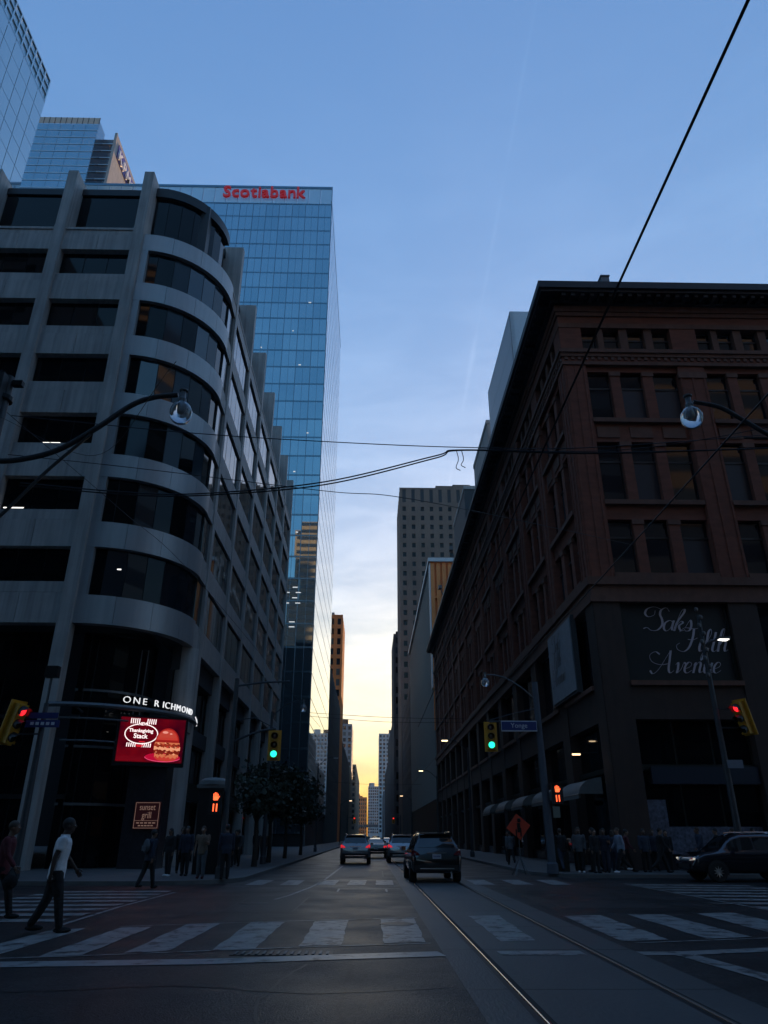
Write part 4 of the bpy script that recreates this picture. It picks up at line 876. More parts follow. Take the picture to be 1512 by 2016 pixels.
curtain_m = mat('drawn_curtain', (0.12, 0.115, 0.105), 0.7)
def windows_tower(name, label, x0, x1, y0, y1, h, nf, nc, wall, glass, z0=6, pier_w=0.45, side='L', ns=0, cat='tower', head=0.38, crown=0.0, depth=0.4, plain=False):
    """block with piers and spandrels on the face towards the street crossing, each window opening with its own pane"""
    t_ = empty(name, ((x0 + x1) / 2, (y0 + y1) / 2, 0)); tag(t_, label, cat)
    box('core', x0 + depth + 0.02, x1 - depth - 0.02, y0 + depth + 0.02, y1, 0, h - 0.3, mullion, t_)
    bw = (x1 - x0) / nc; fh = (h - crown - z0) / nf; pw = bw * pier_w
    for c in range(nc + 1):
        xa = max(x0, x0 + c * bw - pw / 2); xb = min(x1, x0 + c * bw + pw / 2); box('pier', xa, xb, y0, y0 + depth, 0, h, wall, t_)
    for c in range(nc):
        xa, xb = x0 + c * bw + pw / 2, x0 + (c + 1) * bw - pw / 2
        for i in range(nf):
            if nf * nc <= 300: box('pane', xa, xb, y0 + depth * 0.7, y0 + depth * 0.8, z0 + i * fh, z0 + (i + 1 - head) * fh, glass if plain else random.choice([glass, glass, dglass2, blind_glass, curtain_m]), t_)
    mb_ = MB()
    for i in range(nf): box('spandrel', x0, x1, y0 + 0.12, y0 + depth * 0.98, z0 + (i + 1 - head) * fh, z0 + (i + 1) * fh, wall, t_)
    box('base', x0, x1, y0 + 0.1, y0 + depth, 0, z0, wall, t_)
    if crown: box('crown', x0, x1, y0 + 0.2, y0 + depth, h - crown, h, mullion, t_); box('crown_rail', x0 - 0.05, x1 + 0.05, y0 - 0.06, y0 + depth, h - 0.7, h + 0.1, wall, t_)
    xs_ = x0 if side == 'L' else x1; sg = 1 if side == 'L' else -1      # face along the street
    if ns:
        bs = (y1 - y0 - depth) / ns
        for c in range(ns + 1):
            ya = y0 + depth + c * bs - bs * .22; box('side_pier', min(xs_, xs_ + sg * depth), max(xs_, xs_ + sg * depth), max(ya, y0 + depth), min(ya + bs * .44, y1), 0, h, wall, t_)
        for i in range(nf): box('side_spandrel', min(xs_ + sg * .1, xs_ + sg * depth), max(xs_ + sg * .1, xs_ + sg * depth), y0 + depth, y1, z0 + (i + 1 - head) * fh, z0 + (i + 1) * fh, wall, t_)
        box('side_glass', min(xs_ + sg * depth * .7, xs_ + sg * depth), max(xs_ + sg * depth * .7, xs_ + sg * depth), y0 + depth, y1, z0, h - 0.5, glass, t_)
    else: box('side_wall', min(xs_, xs_ + sg * depth), max(xs_, xs_ + sg * depth), y0 + depth, y1, 0, h, wall, t_)
    for k_ in range(random.choice([1, 2, 2, 3])):
        w_ = (x1 - x0) * random.uniform(.15, .3); xa = random.uniform(x0 + 0.5, x1 - w_ - 0.5); box('roof_plant', xa, xa + w_, y0 + random.uniform(2, 6), y0 + 11, h - 0.2, h + random.uniform(1.5, 4.5), random.choice([wall, mullion, far_grey]), t_)
    box('roof', x0 + 0.1, x1 - 0.1, y0 + 0.1, y1, h - 0.3, h - 0.05, wall, t_)
    return t_
brown_precast = mat('brown_precast', (0.22, 0.155, 0.115), 0.75, var=0.18, vscale=0.15, streak=0.2)
far_glow_brick = mat('far_sunset_tint_brick', (0.85, 0.25, 0.07), 0.8, var=0.25, vscale=0.2)  # brick with orange evening glow mixed into its base colour
far_dark = mat('far_dark_stone', (0.10, 0.09, 0.085), 0.8, var=0.2, vscale=0.2)
far_grey = mat('far_grey_concrete', (0.30, 0.30, 0.31), 0.75, var=0.12, vscale=0.2)
far_pale = mat('far_pale_panel', (0.42, 0.44, 0.45), 0.6, var=0.1, vscale=0.2)
far_tan = mat('far_tan_stone', (0.32, 0.24, 0.17), 0.8, var=0.15, vscale=0.2)
windows_tower('brown_tower', 'tall grey brown tower with rows of small dark windows, right of the sky gap', 12.0, 52, 285, 318, 143, 29, 10, brown_precast, dglass, z0=12, pier_w=0.62, head=0.5, crown=7, depth=0.8, ns=7, plain=True)
windows_tower('office_block', 'dark stepped office block tucked behind the brown tower', 10.2, 40, 320, 352, 86, 18, 8, far_dark, dglass, pier_w=0.5, ns=6, cat='building')
windows_tower('office_block', 'dark brown low block on the right before the far condos', 10.2, 40, 356, 428, 50, 11, 8, far_dark, dglass, pier_w=0.5, ns=12, cat='building')
windows_tower('office_block', 'dark shopfront block between the ribbed building and brown tower', 12.2, 40, 226, 284, 44, 10, 8, far_dark, dglass, pier_w=0.5, ns=10, cat='building')
windows_tower('condo_tower', 'pale condo tower with a stepped top, far right of the street end', 9, 44, 760, 800, 98, 24, 10, far_pale, dglass2, pier_w=0.4, ns=8)
windows_tower('condo_tower', 'pale glass condo slab closing the street end, right of the gap', -2.0, 20, 1000, 1040, 62, 16, 8, far_pale, dglass2, pier_w=0.3, ns=8)
windows_tower('office_block', 'grey block below the pale condo tower on the right', 10.5, 44, 560, 640, 32, 9, 8, far_grey, dglass, pier_w=0.5, ns=14, cat='building')
windows_tower('office_block', 'small dark block in the right street wall beyond the low brown block', 10.2, 40, 430, 520, 40, 9, 8, far_dark, dglass, pier_w=0.5, ns=14, cat='building')
# left street wall beyond the blue tower
windows_tower('office_block', 'dark narrow office block right behind the blue tower', -40, -10.3, 183, 250, 41.5, 10, 8, far_dark, dglass2, side='R', ns=12, cat='building')
windows_tower('slim_tower', 'slim brick tower tinted with sunset glow left of the sky gap', -30, -10.3, 252, 276, 75, 19, 8, far_glow_brick, dglass, side='R', ns=5, pier_w=0.5)
windows_tower('office_block', 'dark low block in the left street wall after the brick tower', -40, -10.3, 278, 380, 34, 9, 8, far_dark, dglass, side='R', ns=16, cat='building')
windows_tower('grey_tower', 'grey condo tower with a rounded roof box on the left far down the street', -40, -11.5, 470, 505, 67, 17, 9, far_grey, dglass2, side='R', ns=8)
windows_tower('office_block', 'tan stone block catching sun on the left far down the street', -36, -10.0, 385, 440, 34, 8, 8, far_tan, dglass, side='R', ns=8, cat='building')
windows_tower('office_block', 'tan block with bright sunlit side left of the street end', -36, -9.5, 520, 700, 47, 12, 8, far_tan, dglass, side='R', ns=20, cat='building')
windows_tower('office_block', 'brown brick warehouse closing the street end on the left', -20, -3.2, 900, 940, 44, 9, 7, far_glow_brick, dglass, side='R', ns=5, cat='building')
FB = empty('footbridge', (0, 880, 0)); tag(FB, 'flat footbridge deck crossing the far end of the street', 'bridge')
box('deck', -30, 30, 878, 882, 11.5, 14.5, far_dark, FB); box('support', -14, -12, 879, 881, 0, 11.5, far_dark, FB); box('support', 12, 14, 879, 881, 0, 11.5, far_dark, FB)

# ---- city behind the camera, only reflected; dark blocks sized to shade the street
for (x0, x1, y0, y1, h, m_, lab) in ((-44, -11, -60, 4, 56, far_dark, 'dark block sized to shade the street, behind the viewer on the left'), (12, 46, -64, 6, 64, far_dark, 'dark block sized to shade the street, behind the viewer on the right'),
                                   (-40, -13, -130, -95, 152, far_tan, 'tall cream tower behind the viewer reflected in the blue glass'), (-90, -55, -60, -20, 96, far_grey, 'grey tower behind the viewer, far left'), (14, 60, -150, -80, 62, far_grey, 'grey slab behind the viewer, far right')):
    t_ = empty('city_block', ((x0 + x1) / 2, (y0 + y1) / 2, 0)); tag(t_, lab, 'building', 'city behind the viewer')
    box('wall', x0, x1, y0, y1, 0, h, m_, t_)
    nfl = int(h / 4)
    for i in range(nfl): box('window_strip', x0 + 1, x1 - 1, y1 - 0.1, y1 + 0.02, 1.6 + i * 4, 3.6 + i * 4, dglass2, t_)
# ================================================================== street furniture
def curve_pts(pts, n=8): 
    P = [Vector(p) for p in pts]; P = [2 * P[0] - P[1]] + P + [2 * P[-1] - P[-2]]; o_ = []
    for i in range(1, len(P) - 2):
        a, b, c, d = P[i - 1:i + 3]
        for k in range(n):
            t = k / n; o_.append(0.5 * ((2 * b) + (c - a) * t + (2 * a - 5 * b + 4 * c - d) * t * t + (3 * b - a - 3 * c + d) * t ** 3))
    return o_ + [P[-2]]
def globe(parent, c, s=1.0, lit=None):
    """ribbed glass globe hanging under a cast cap"""
    x, y, z = c
    prof = [(0.02, -0.26), (0.08, -0.255), (0.15, -0.22), (0.20, -0.15), (0.225, -0.05), (0.22, 0.03), (0.19, 0.11), (0.14, 0.18), (0.09, 0.22), (0.07, 0.25)]
    mb = MB(); n = 28; base = 0
    for r_, z_ in prof:
        for k in range(n):
            a = 2 * math.pi * k / n; q = r_ * (1 + (0.035 if k % 2 else -0.02) * max(0, min(1, (z_ + 0.02) / 0.1))) * s
            mb.v.append((x + q * math.cos(a), y + q * math.sin(a), z + z_ * s))
    for i in range(len(prof) - 1):
        for k in range(n): A = i * n + k; B_ = i * n + (k + 1) % n; mb.f.append((A, B_, B_ + n, A + n))
    mb.f.append(tuple(range(n))[::-1])
    gl = mb.out('globe', globe_glass, parent, True)
    MB().lathe([(0.0, 0.16), (0.10, 0.17), (0.13, 0.06), (0.02, 0.02)], (x, y, z), 14).out('reflector', grey_metal, gl, True) if False else None
    MB().lathe([(0.085 * s, 0.235 * s), (0.085 * s, 0.30 * s), (0.06 * s, 0.33 * s), (0.055 * s, 0.48 * s), (0.09 * s, 0.50 * s), (0.09 * s, 0.53 * s), (0.0, 0.56 * s)], (x, y, z), 14).out('cap', grey_metal, parent, True)
    MB().lathe([(0.0, -0.05 * s), (0.05 * s, -0.03 * s), (0.055 * s, 0.1 * s), (0.03 * s, 0.2 * s), (0.0, 0.21 * s)], (x, y, z), 10).out('bulb', lit or sign_white, parent, True)
# near lamp on the left: pole is cut by the picture edge
SL = empty('street_lamp', (-6.45, 10.5, 0.13)); tag(SL, 'near street lamp on a long curved arm from the pole at the left edge', 'street lamp', 'glass globe street lamps')
MB().tube([(-6.45, 10.5, 0.1), (-6.45, 10.5, 1.2), (-6.42, 10.5, 1.25), (-6.36, 10.5, 8.8)], [0.2, 0.17, 0.13, 0.11], 14).out('pole', pole_m, SL, True)
MB().tube(curve_pts([(-6.4, 10.5, 7.16), (-5.9, 10.5, 7.17), (-5.26, 10.5, 7.36), (-4.67, 10.5, 7.80), (-4.18, 10.5, 8.24), (-3.82, 10.5, 8.42), (-3.38, 10.5, 8.49)]), 0.048, 10).out('arm', pole_m, SL, True)
MB().tube(curve_pts([(-6.4, 10.5, 5.7), (-5.92, 10.5, 6.17), (-5.36, 10.5, 6.95), (-4.75, 10.5, 7.68)]), 0.028, 8).out('arm_brace', pole_m, SL, True)
MB().lathe([(0.12, 0), (0.17, 0.02), (0.17, 0.12), (0.12, 0.14)], (-6.38, 10.5, 7.1), 14).out('clamp', black_metal, SL); MB().lathe([(0.12, 0), (0.16, 0.02), (0.16, 0.1), (0.12, 0.12)], (-6.36, 10.5, 8.3), 14).out('clamp', black_metal, SL)
box('hook', -6.25, -6.08, 10.45, 10.55, 8.62, 8.72, black_metal, SL); box('control_box', -6.62, -6.30, 10.25, 10.42, 8.1, 8.75, pole_m, SL)
globe(SL, (-3.29, 10.5, 8.14), 0.84)
SR = empty('street_lamp', (8.6, 10.5, 0.13)); tag(SR, 'near street lamp with a clear globe hanging before the store facade', 'street lamp', 'glass globe street lamps')
MB().tube([(8.75, 10.5, 0.1), (8.75, 10.5, 1.2), (8.72, 10.5, 1.25), (8.7, 10.5, 9.2)], [0.2, 0.17, 0.13, 0.11], 14).out('pole', pole_m, SR, True)
MB().tube(curve_pts([(8.7, 10.5, 7.0), (7.8, 10.5, 7.35), (6.9, 10.5, 7.75), (6.42, 10.5, 8.1), (6.05, 10.5, 8.36), (5.6, 10.5, 8.47)]), 0.040, 10).out('arm', pole_m, SR, True)
MB().tube([(8.7, 10.5, 7.9), (7.6, 10.5, 7.75), (6.35, 10.5, 7.75)], 0.02, 8).out('arm_brace', pole_m, SR)
globe(SR, (5.52, 10.5, 8.16), 0.82)
# signals
def signal(root, c, ang, hgt, lit, yellow=sig_yellow, tilt=0.0):
    """three-lens signal head; faces local -Y turned by ang"""
    s = hgt / 1.1; M_ = Matrix.Translation(c) @ Matrix.Rotation(ang, 4, 'Z') @ Matrix.Rotation(tilt, 4, 'X') @ Matrix.Scale(s, 4)
    def put(name, mb, m, par=root, smooth=False):
        return mesh(name, [M_ @ Vector(v) for v in mb.v], mb.f, m, par, smooth)
    mb = MB()
    for k in (-1, 0, 1): mb.box(-0.165, 0.165, -0.12, 0.12, k * 0.355 - 0.172, k * 0.355 + 0.172)
    h = put('housing', mb.box(-0.15, 0.15, -0.1, 0.1, -0.5, 0.5), sig_yellow)
    put('back_plate', MB().box(-0.27, 0.27, 0.10, 0.135, -0.60, 0.60), yellow)
    for k, (off, on) in enumerate(((lens_off, red_on), (lens_off2, amber_on), (lens_off3, green_on))):
        z = (1 - k) * 0.355
        ln = MB(); n = 20; ln.v = [(0, -0.15, z)] + [(0.128 * math.cos(2 * math.pi * j / n), -0.124, z + 0.128 * math.sin(2 * math.pi * j / n)) for j in range(n)]; ln.f = [(0, 1 + j, 1 + (j + 1) % n) for j in range(n)]
        put('lens', ln, on if k == lit else off, root, True)
        vs = MB(); m_ = 14
        for j in range(m_ + 1):
            a = R(-35 + 250 * j / m_); L_ = 0.24 if 20 < -35 + 250 * j / m_ < 160 else 0.12
            vs.v += [(0.145 * math.cos(a), -0.12, z + 0.145 * math.sin(a)), (0.145 * math.cos(a), -0.12 - L_, z + 0.145 * math.sin(a) - 0.03)]
            if j: q = 2 * j; vs.f.append((q - 2, q, q + 1, q - 1))
        put('visor', vs, sig_dark, root, True)
def glyph_ped(root, c, ang, s=1.0):
    M_ = Matrix.Translation(c) @ Matrix.Rotation(ang, 4, 'Z') @ Matrix.Scale(s, 4)
    def put(name, mb, m): return mesh(name, [M_ @ Vector(v) for v in mb.v], mb.f, m, root)
    put('housing', MB().box(-0.24, 0.24, -0.02, 0.22, -0.42, 0.42), sig_dark); put('housing_hood', MB().box(-0.26, 0.26, -0.16, 0.2, 0.42, 0.45), sig_dark)
    hand = MB()
    hand.add([(-0.085, -0.03, 0.06), (0.085, -0.03, 0.06), (0.095, -0.03, 0.19), (-0.095, -0.03, 0.19)], [(0, 1, 2, 3)])
    for k, (x, h) in enumerate(((-0.078, 0.30), (-0.028, 0.335), (0.022, 0.325), (0.072, 0.285))): hand.add([(x - 0.019, -0.031, 0.18), (x + 0.019, -0.031, 0.18), (x + 0.017, -0.031, h), (x - 0.017, -0.031, h)], [(0, 1, 2, 3)])
    hand.add([(0.08, -0.031, 0.09), (0.15, -0.031, 0.20), (0.125, -0.031, 0.215), (0.085, -0.031, 0.15)], [(0, 1, 2, 3)])
    put('lit_hand', hand, hand_on)
    for x in (-0.06, 0.06): put('lit_digit', MB().box(x - 0.022, x + 0.022, -0.033, -0.021, -0.33, -0.06), hand_on)
def base_pole(root, x, y, z1, r0=0.14, r1=0.09, m=pole_m):
    MB().tube([(x, y, 0.12), (x, y, 0.5), (x, y, 0.55), (x, y, z1)], [r0 * 1.5, r0 * 1.4, r0, r1], 14).out('pole', m, root, True)
# far left: pole, long arm, green signal, pedestrian head
PL = empty('signal_pole', (-5.45, 29.5, 0.13)); tag(PL, 'left far traffic signal pole with long mast arm and green light', 'traffic signal', 'traffic signals at the crossing')
base_pole(PL, -5.45, 29.5, 7.4)
MB().tube(curve_pts([(-5.45, 29.5, 4.9), (-4.9, 29.5, 5.15), (-4.3, 29.5, 5.35), (-3.75, 29.5, 5.42)]), 0.045, 8).out('mast_arm', pole_m, PL, True); MB().tube([(-5.45, 29.5, 5.75), (-4.6, 29.5, 5.85), (-3.75, 29.5, 5.42)], 0.022, 6).out('arm_brace', pole_m, PL)
MB().tube([(-5.45, 29.5, 7.1), (-4.4, 29.5, 7.25), (-3.3, 29.5, 7.3)], 0.04, 8).out('cross_arm', pole_m, PL)
signal(PL, (-3.76, 29.4, 4.80), R(4), 1.05, 2)
glyph_ped(PL, (-5.83, 29.3, 2.72), R(2), 1.0); box('bracket', -5.75, -5.45, 29.4, 29.5, 3.1, 3.16, pole_m, PL)
# far right: pole with globe lamp, green signal, street name, pedestrian head
PR = empty('signal_pole', (7.85, 34, 0.13)); tag(PR, 'right far signal pole with globe lamp, green light and blue sign', 'traffic signal', 'traffic signals at the crossing')
MB().tube([(7.85, 34, 0.12), (7.85, 34, 0.5), (7.85, 34, 0.55), (7.75, 34, 8.2)], [0.26, 0.24, 0.18, 0.13], 16).out('pole', mat('concrete_pole', (0.07, 0.08, 0.10), 0.7, var=0.15, vscale=3), PR, True)
MB().tube(curve_pts([(7.75, 34, 7.35), (7.1, 34, 7.95), (6.4, 34, 8.38), (5.9, 34, 8.52), (5.5, 34, 8.55)]), 0.035, 8).out('lamp_arm', grey_metal, PR, True)
globe(PR, (5.42, 34, 8.2), 0.85)
signal(PR, (5.52, 33.9, 5.72), R(-4), 1.2, 2)
MB().tube([(7.8, 34, 6.35), (6.6, 34, 6.4), (5.5, 34, 6.38)], 0.04, 8).out('mast_arm', pole_m, PR); MB().tube([(7.8, 34, 7.0), (6.6, 34, 6.75), (5.5, 34, 6.45)], 0.02, 6).out('arm_brace', pole_m, PR)
glyph_ped(PR, (8.28, 33.7, 3.28), R(-6), 1.0); box('bracket', 7.9, 8.2, 33.85, 33.95, 3.65, 3.7, pole_m, PR); box('button_sign', 8.0, 8.3, 33.62, 33.66, 2.3, 2.75, mat('pale_notice', (0.16, 0.18, 0.15), 0.6), PR)
NS = empty('street_name_sign', (6.9, 33.8, 6.0)); tag(NS, 'blue Yonge street name sign beside the right green signal', 'sign')
box('sign_blade', 6.02, 7.62, 33.78, 33.83, 5.98, 6.36, blue_sign, NS); box('sign_edge', 6.0, 7.64, 33.79, 33.82, 5.93, 6.40, sign_white, NS); text('printed_word', 'Yonge', 0.30, sign_white, (6.82, 33.775, 6.18), FACE_CAM, NS, depth=0.004)
# side signals facing along the crossing street
QL = empty('signal_pole', (-12.7, 29, 0.13)); tag(QL, 'left side signal pole with red light, seen from its side', 'traffic signal', 'traffic signals at the crossing')
base_pole(QL, -12.75, 29.0, 6.3); signal(QL, (-13.75, 28.8, 5.5), R(68), 1.55, 0, tilt=R(14)); box('bracket', -13.7, -12.7, 28.95, 29.02, 5.8, 5.86, pole_m, QL); box('bracket', -13.7, -12.7, 28.95, 29.02, 5.1, 5.16, pole_m, QL)
box('lamp_box', -13.0, -12.5, 28.85, 29.15, 7.3, 7.75, black_metal, QL); MB().tube([(-12.75, 29, 6.3), (-12.75, 29, 7.3)], 0.05, 8).out('stem', pole_m, QL)
NL = empty('street_name_sign', (-12.9, 28.7, 5.3)); tag(NL, 'dim blue street name sign beside the left red signal', 'sign')
box('sign_blade', -13.3, -12.0, 28.72, 28.76, 5.35, 5.62, blue_sign, NL); box('sign_blade', -13.2, -12.1, 28.72, 28.76, 5.68, 5.90, blue_sign, NL)
for k in range(5): box('printed_mark', -13.1 + k * 0.2, -12.98 + k * 0.2, 28.70, 28.72, 5.43, 5.54, sign_white, NL)
QR = empty('signal_pole', (16.2, 33.8, 0.13)); tag(QR, 'right side signal pole with red light and lit lamp head', 'traffic signal', 'traffic signals at the crossing')
base_pole(QR, 16.05, 33.8, 11.5, 0.16, 0.09); signal(QR, (17.15, 33.6, 6.55), R(-68), 1.5, 0, tilt=R(14))
for zz in (6.95, 6.1): box('bracket', 16.05, 17.1, 33.75, 33.82, zz, zz + 0.06, pole_m, QR)
MB().tube(curve_pts([(16.02, 33.8, 9.7), (16.3, 33.7, 10.1), (16.9, 33.6, 10.2)]), 0.05, 8).out('lamp_arm', pole_m, QR); box('lamp_head', 16.62, 17.2, 33.3, 33.75, 10.19, 10.29, grey_metal, QR); box('lamp_panel', 16.68, 17.14, 33.35, 33.7, 10.16, 10.19, white_on, QR)
for k in range(9):
    MB().lathe([(0.0, 0.14), (0.08, 0.09), (0.1, 0), (0.06, -0.09), (0, -0.11)], (15.92 + 0.16 * (k % 2), 33.62, 11.7 - k * 0.40), 8).out('string_ornament', grey_metal, QR, True)
box('notice', 16.0, 16.7, 33.5, 33.54, 4.35, 4.7, mat('pale_notice_plate', (0.2, 0.22, 0.26), 0.6), QR)
# lamps further down the street
def far_lamp(x, y, side, label, lit=True, h=8.6, glb=False):
    o = empty('street_lamp', (x, y, 0.13)); tag(o, label, 'street lamp', 'street lamps down the street')
    base_pole(o, x, y, h - 0.6, 0.12, 0.07); xe = x + side * 1.9
    MB().tube(curve_pts([(x, y, h - 0.9), (x + side * 0.8, y, h - 0.2), (x + side * 1.4, y, h + 0.02), (xe, y, h)]), 0.035, 6).out('arm', pole_m, o, True)
    if glb: globe(o, (xe, y, h - 0.38), 0.9)
    else:
        box('lamp_head', xe - 0.3, xe + 0.3, y - 0.15, y + 0.15, h - 0.03, h + 0.1, grey_metal, o); box('lamp_panel', xe - 0.24, xe + 0.24, y - 0.12, y + 0.12, h - 0.1, h - 0.03, warm_on if lit else sign_white, o)
far_lamp(-6.0, 45, 1, 'globe street lamp before the lower blue tower on the left', glb=True, h=9.1)
far_lamp(-5.6, 82, 1, 'bare street lamp arm against the yellow sky on the left', False, h=9.4)
far_lamp(8.1, 62, -1, 'lit warm street lamp nearest on the right pavement', h=8.9)
far_lamp(8.1, 92, -1, 'second lit street lamp on the right pavement', h=8.9)
far_lamp(8.1, 150, -1, 'third lit street lamp far down the right pavement', h=8.9)
far_lamp(-5.6, 150, 1, 'small lit street lamp far down the left pavement', h=8.0)
for (x, lab) in ((-4.9, 'far red traffic light on the left at the next crossing'), (6.9, 'far red traffic light on the right at the next crossing')):
    o = empty('signal_pole', (x, 172, 0.13)); tag(o, lab, 'traffic signal', 'traffic signals at the next crossing')
    base_pole(o, x, 172, 6.0); sg = 1 if x < 0 else -1; box('mast_arm', min(x, x + sg * 1.6), max(x, x + sg * 1.6), 171.95, 172.05, 5.4, 5.48, pole_m, o); signal(o, (x + sg * 1.6, 171.8, 4.9), 0, 1.2, 0)
# construction sign
CS = empty('construction_sign', (6.6, 34.9, 0)); tag(CS, 'orange diamond construction sign tilted on a stand by the kerb', 'sign')
for nm, hh, yy, m_ in (('sign_panel', 0.54, 34.60, orange_sign), ('sign_rim', 0.56, 34.615, black_metal)):
    mesh(nm, [(6.62 + hh * math.cos(R(96 + 90 * k)), yy + d, 1.95 + hh * math.sin(R(96 + 90 * k))) for d in (-0.006, 0.006) for k in range(4)], [(0, 1, 2, 3), (7, 6, 5, 4), (0, 4, 5, 1), (1, 5, 6, 2), (2, 6, 7, 3), (3, 7, 4, 0)], m_, CS)
MB().lathe([(0, 0.11), (0.07, 0.08), (0.085, 0), (0.06, -0.06), (0, -0.08)], (6.66, 34.585, 2.2), 8).out('worker_symbol', black_metal, CS); box('worker_symbol', 6.56, 6.70, 34.58, 34.592, 1.72, 2.1, black_metal, CS); box('worker_symbol', 6.68, 6.74, 34.58, 34.592, 1.55, 1.9, black_metal, CS); box('worker_symbol', 6.48, 6.54, 34.58, 34.592, 1.52, 1.85, black_metal, CS)
for (a, b) in ((6.3, 34.3), (6.9, 34.3), (6.3, 35.1), (6.9, 35.1)): MB().tube([(6.62, 34.68, 0.75), (a, b, 0.03)], 0.022, 6).out('stand_leg', grey_metal, CS)
MB().tube([(6.62, 34.66, 0.6), (6.62, 34.64, 2.4)], 0.02, 6).out('stand_post', grey_metal, CS)
CB2 = empty('utility_cabinet', (8.7, 35.8, 0.13)); tag(CB2, 'dark utility box on the pavement beside the right signal pole', 'cabinet'); box('cabinet_body', 8.35, 9.0, 35.6, 36.1, 0.13, 1.35, shop_green, CB2); box('cabinet_lid', 8.32, 9.03, 35.57, 36.13, 1.35, 1.4, shop_green, CB2)
BK = empty('kiosk', (-6.6, 33.2, 0.13)); tag(BK, 'small street kiosk with pale cap behind the left signal pole', 'kiosk')
box('kiosk_body', -7.2, -6.2, 32.6, 33.4, 0.13, 3.4, black_metal, BK); box('kiosk_cap', -7.3, -6.1, 32.5, 33.5, 3.4, 3.55, grey_metal, BK); MB().lathe([(0.62, 3.55), (0.6, 3.7), (0.4, 3.82), (0, 3.86)], (-6.7, 33, 0), 18).out('kiosk_dome', awning_m, BK, True)
# ================================================================== overhead wires
def wire(name, pts, r_, label, n=10):
    o = MB().tube(curve_pts(pts, n), r_, 6).out(name, wire_m); tag(o, label, 'wire', 'overhead tram wires'); return o
wire('contact_wire', [(2.02, -6, 5.6), (1.98, 4, 5.6), (1.95, 12, 5.58), (1.95, 22, 5.62), (1.95, 30, 5.6)], 0.011, 'thick contact wire falling from the top right corner of the sky')
wire('contact_wire', [(3.98, -8, 5.62), (3.98, 9, 5.6), (3.85, 20, 5.6), (3.75, 30, 5.6), (3.6, 60, 5.6), (3.3, 120, 5.6), (2.6, 300, 5.6)], 0.010, 'long contact wire slanting down across the store side facade')
wire('span_wire', [(-7.02, 12, 8.96), (-3.57, 12, 8.62), (-1.02, 12, 8.46), (1.72, 12, 8.36), (4.4, 12.4, 8.62), (9.2, 13, 9.4)], 0.009, 'upper span wire crossing the whole street below the left globe')
wire('span_wire', [(-6.9, 12, 8.1), (-4.44, 12.05, 7.86), (-0.89, 12.05, 7.42), (0.49, 12.05, 7.31), (3.2, 15, 8.2), (8.7, 22, 10.4)], 0.007, 'thin span wire sagging towards the brown tower')
for k in (0, 1):
    wire('feeder_cable', [(-6.6, 12.1, 7.55 - 0.05 * k), (-4.6, 12.1, 7.38 - 0.05 * k), (-3.15, 12.1, 7.37 - 0.04 * k), (-0.89, 12.1, 7.64 - 0.06 * k), (1.2, 12.1, 8.22 - 0.05 * k), (1.75, 12.1, 8.36 - 0.01 * k), (4.5, 12.4, 8.5 - 0.02 * k), (8.8, 12.8, 8.9)], 0.013, ('upper' if k == 0 else 'lower') + ' of the two thick drooping cables across the street')
wire('guy_wire', [(-6.35, 10.6, 8.2), (-5.4, 14, 7.9), (-4.5, 18, 7.6), (-2.0, 29.4, 5.5)], 0.006, 'thin guy wire running down past the grey office block')
wire('guy_wire', [(8.7, 10.5, 8.4), (5.0, 11.5, 8.1), (1.75, 12.1, 8.36)], 0.007, 'short guy wire behind the right globe lamp')
for k in (0, 1):
    c = curve_pts([(1.72 - 0.10 * k, 12.1, 8.35), (1.75 - 0.10 * k, 12.1, 8.15), (1.70 - 0.1 * k, 12.1, 8.03 - 0.06 * k), (1.78 - 0.1 * k, 12.1, 7.97 - 0.06 * k)]); o = MB().tube(c, 0.008, 6).out('loose_wire_end', wire_m); tag(o, ('longer' if k else 'shorter') + ' loose wire end hanging from the cable joint over the street', 'wire', 'overhead tram wires')
for k in (0, 1): wire('far_span_wire', [(-6, 64 + 2 * k, 11.4), (1.5, 64 + 2 * k, 11.0 - 0.1 * k), (8.2, 64 + 2 * k, 10.9)], 0.018, ('upper' if k == 0 else 'lower') + ' far span wire low across the yellow sky')
wire('far_span_wire', [(-6, 120, 9.4), (1.5, 120, 9.0), (8.2, 120, 9.1)], 0.02, 'lowest far span wire near the street end')
wire('contact_wire', [(-6.4, 10.4, 8.0), (-4.4, 10.0, 7.0), (-2.0, 6.0, 5.9)], 0.004, 'very thin stay wire at the lower left globe arm')
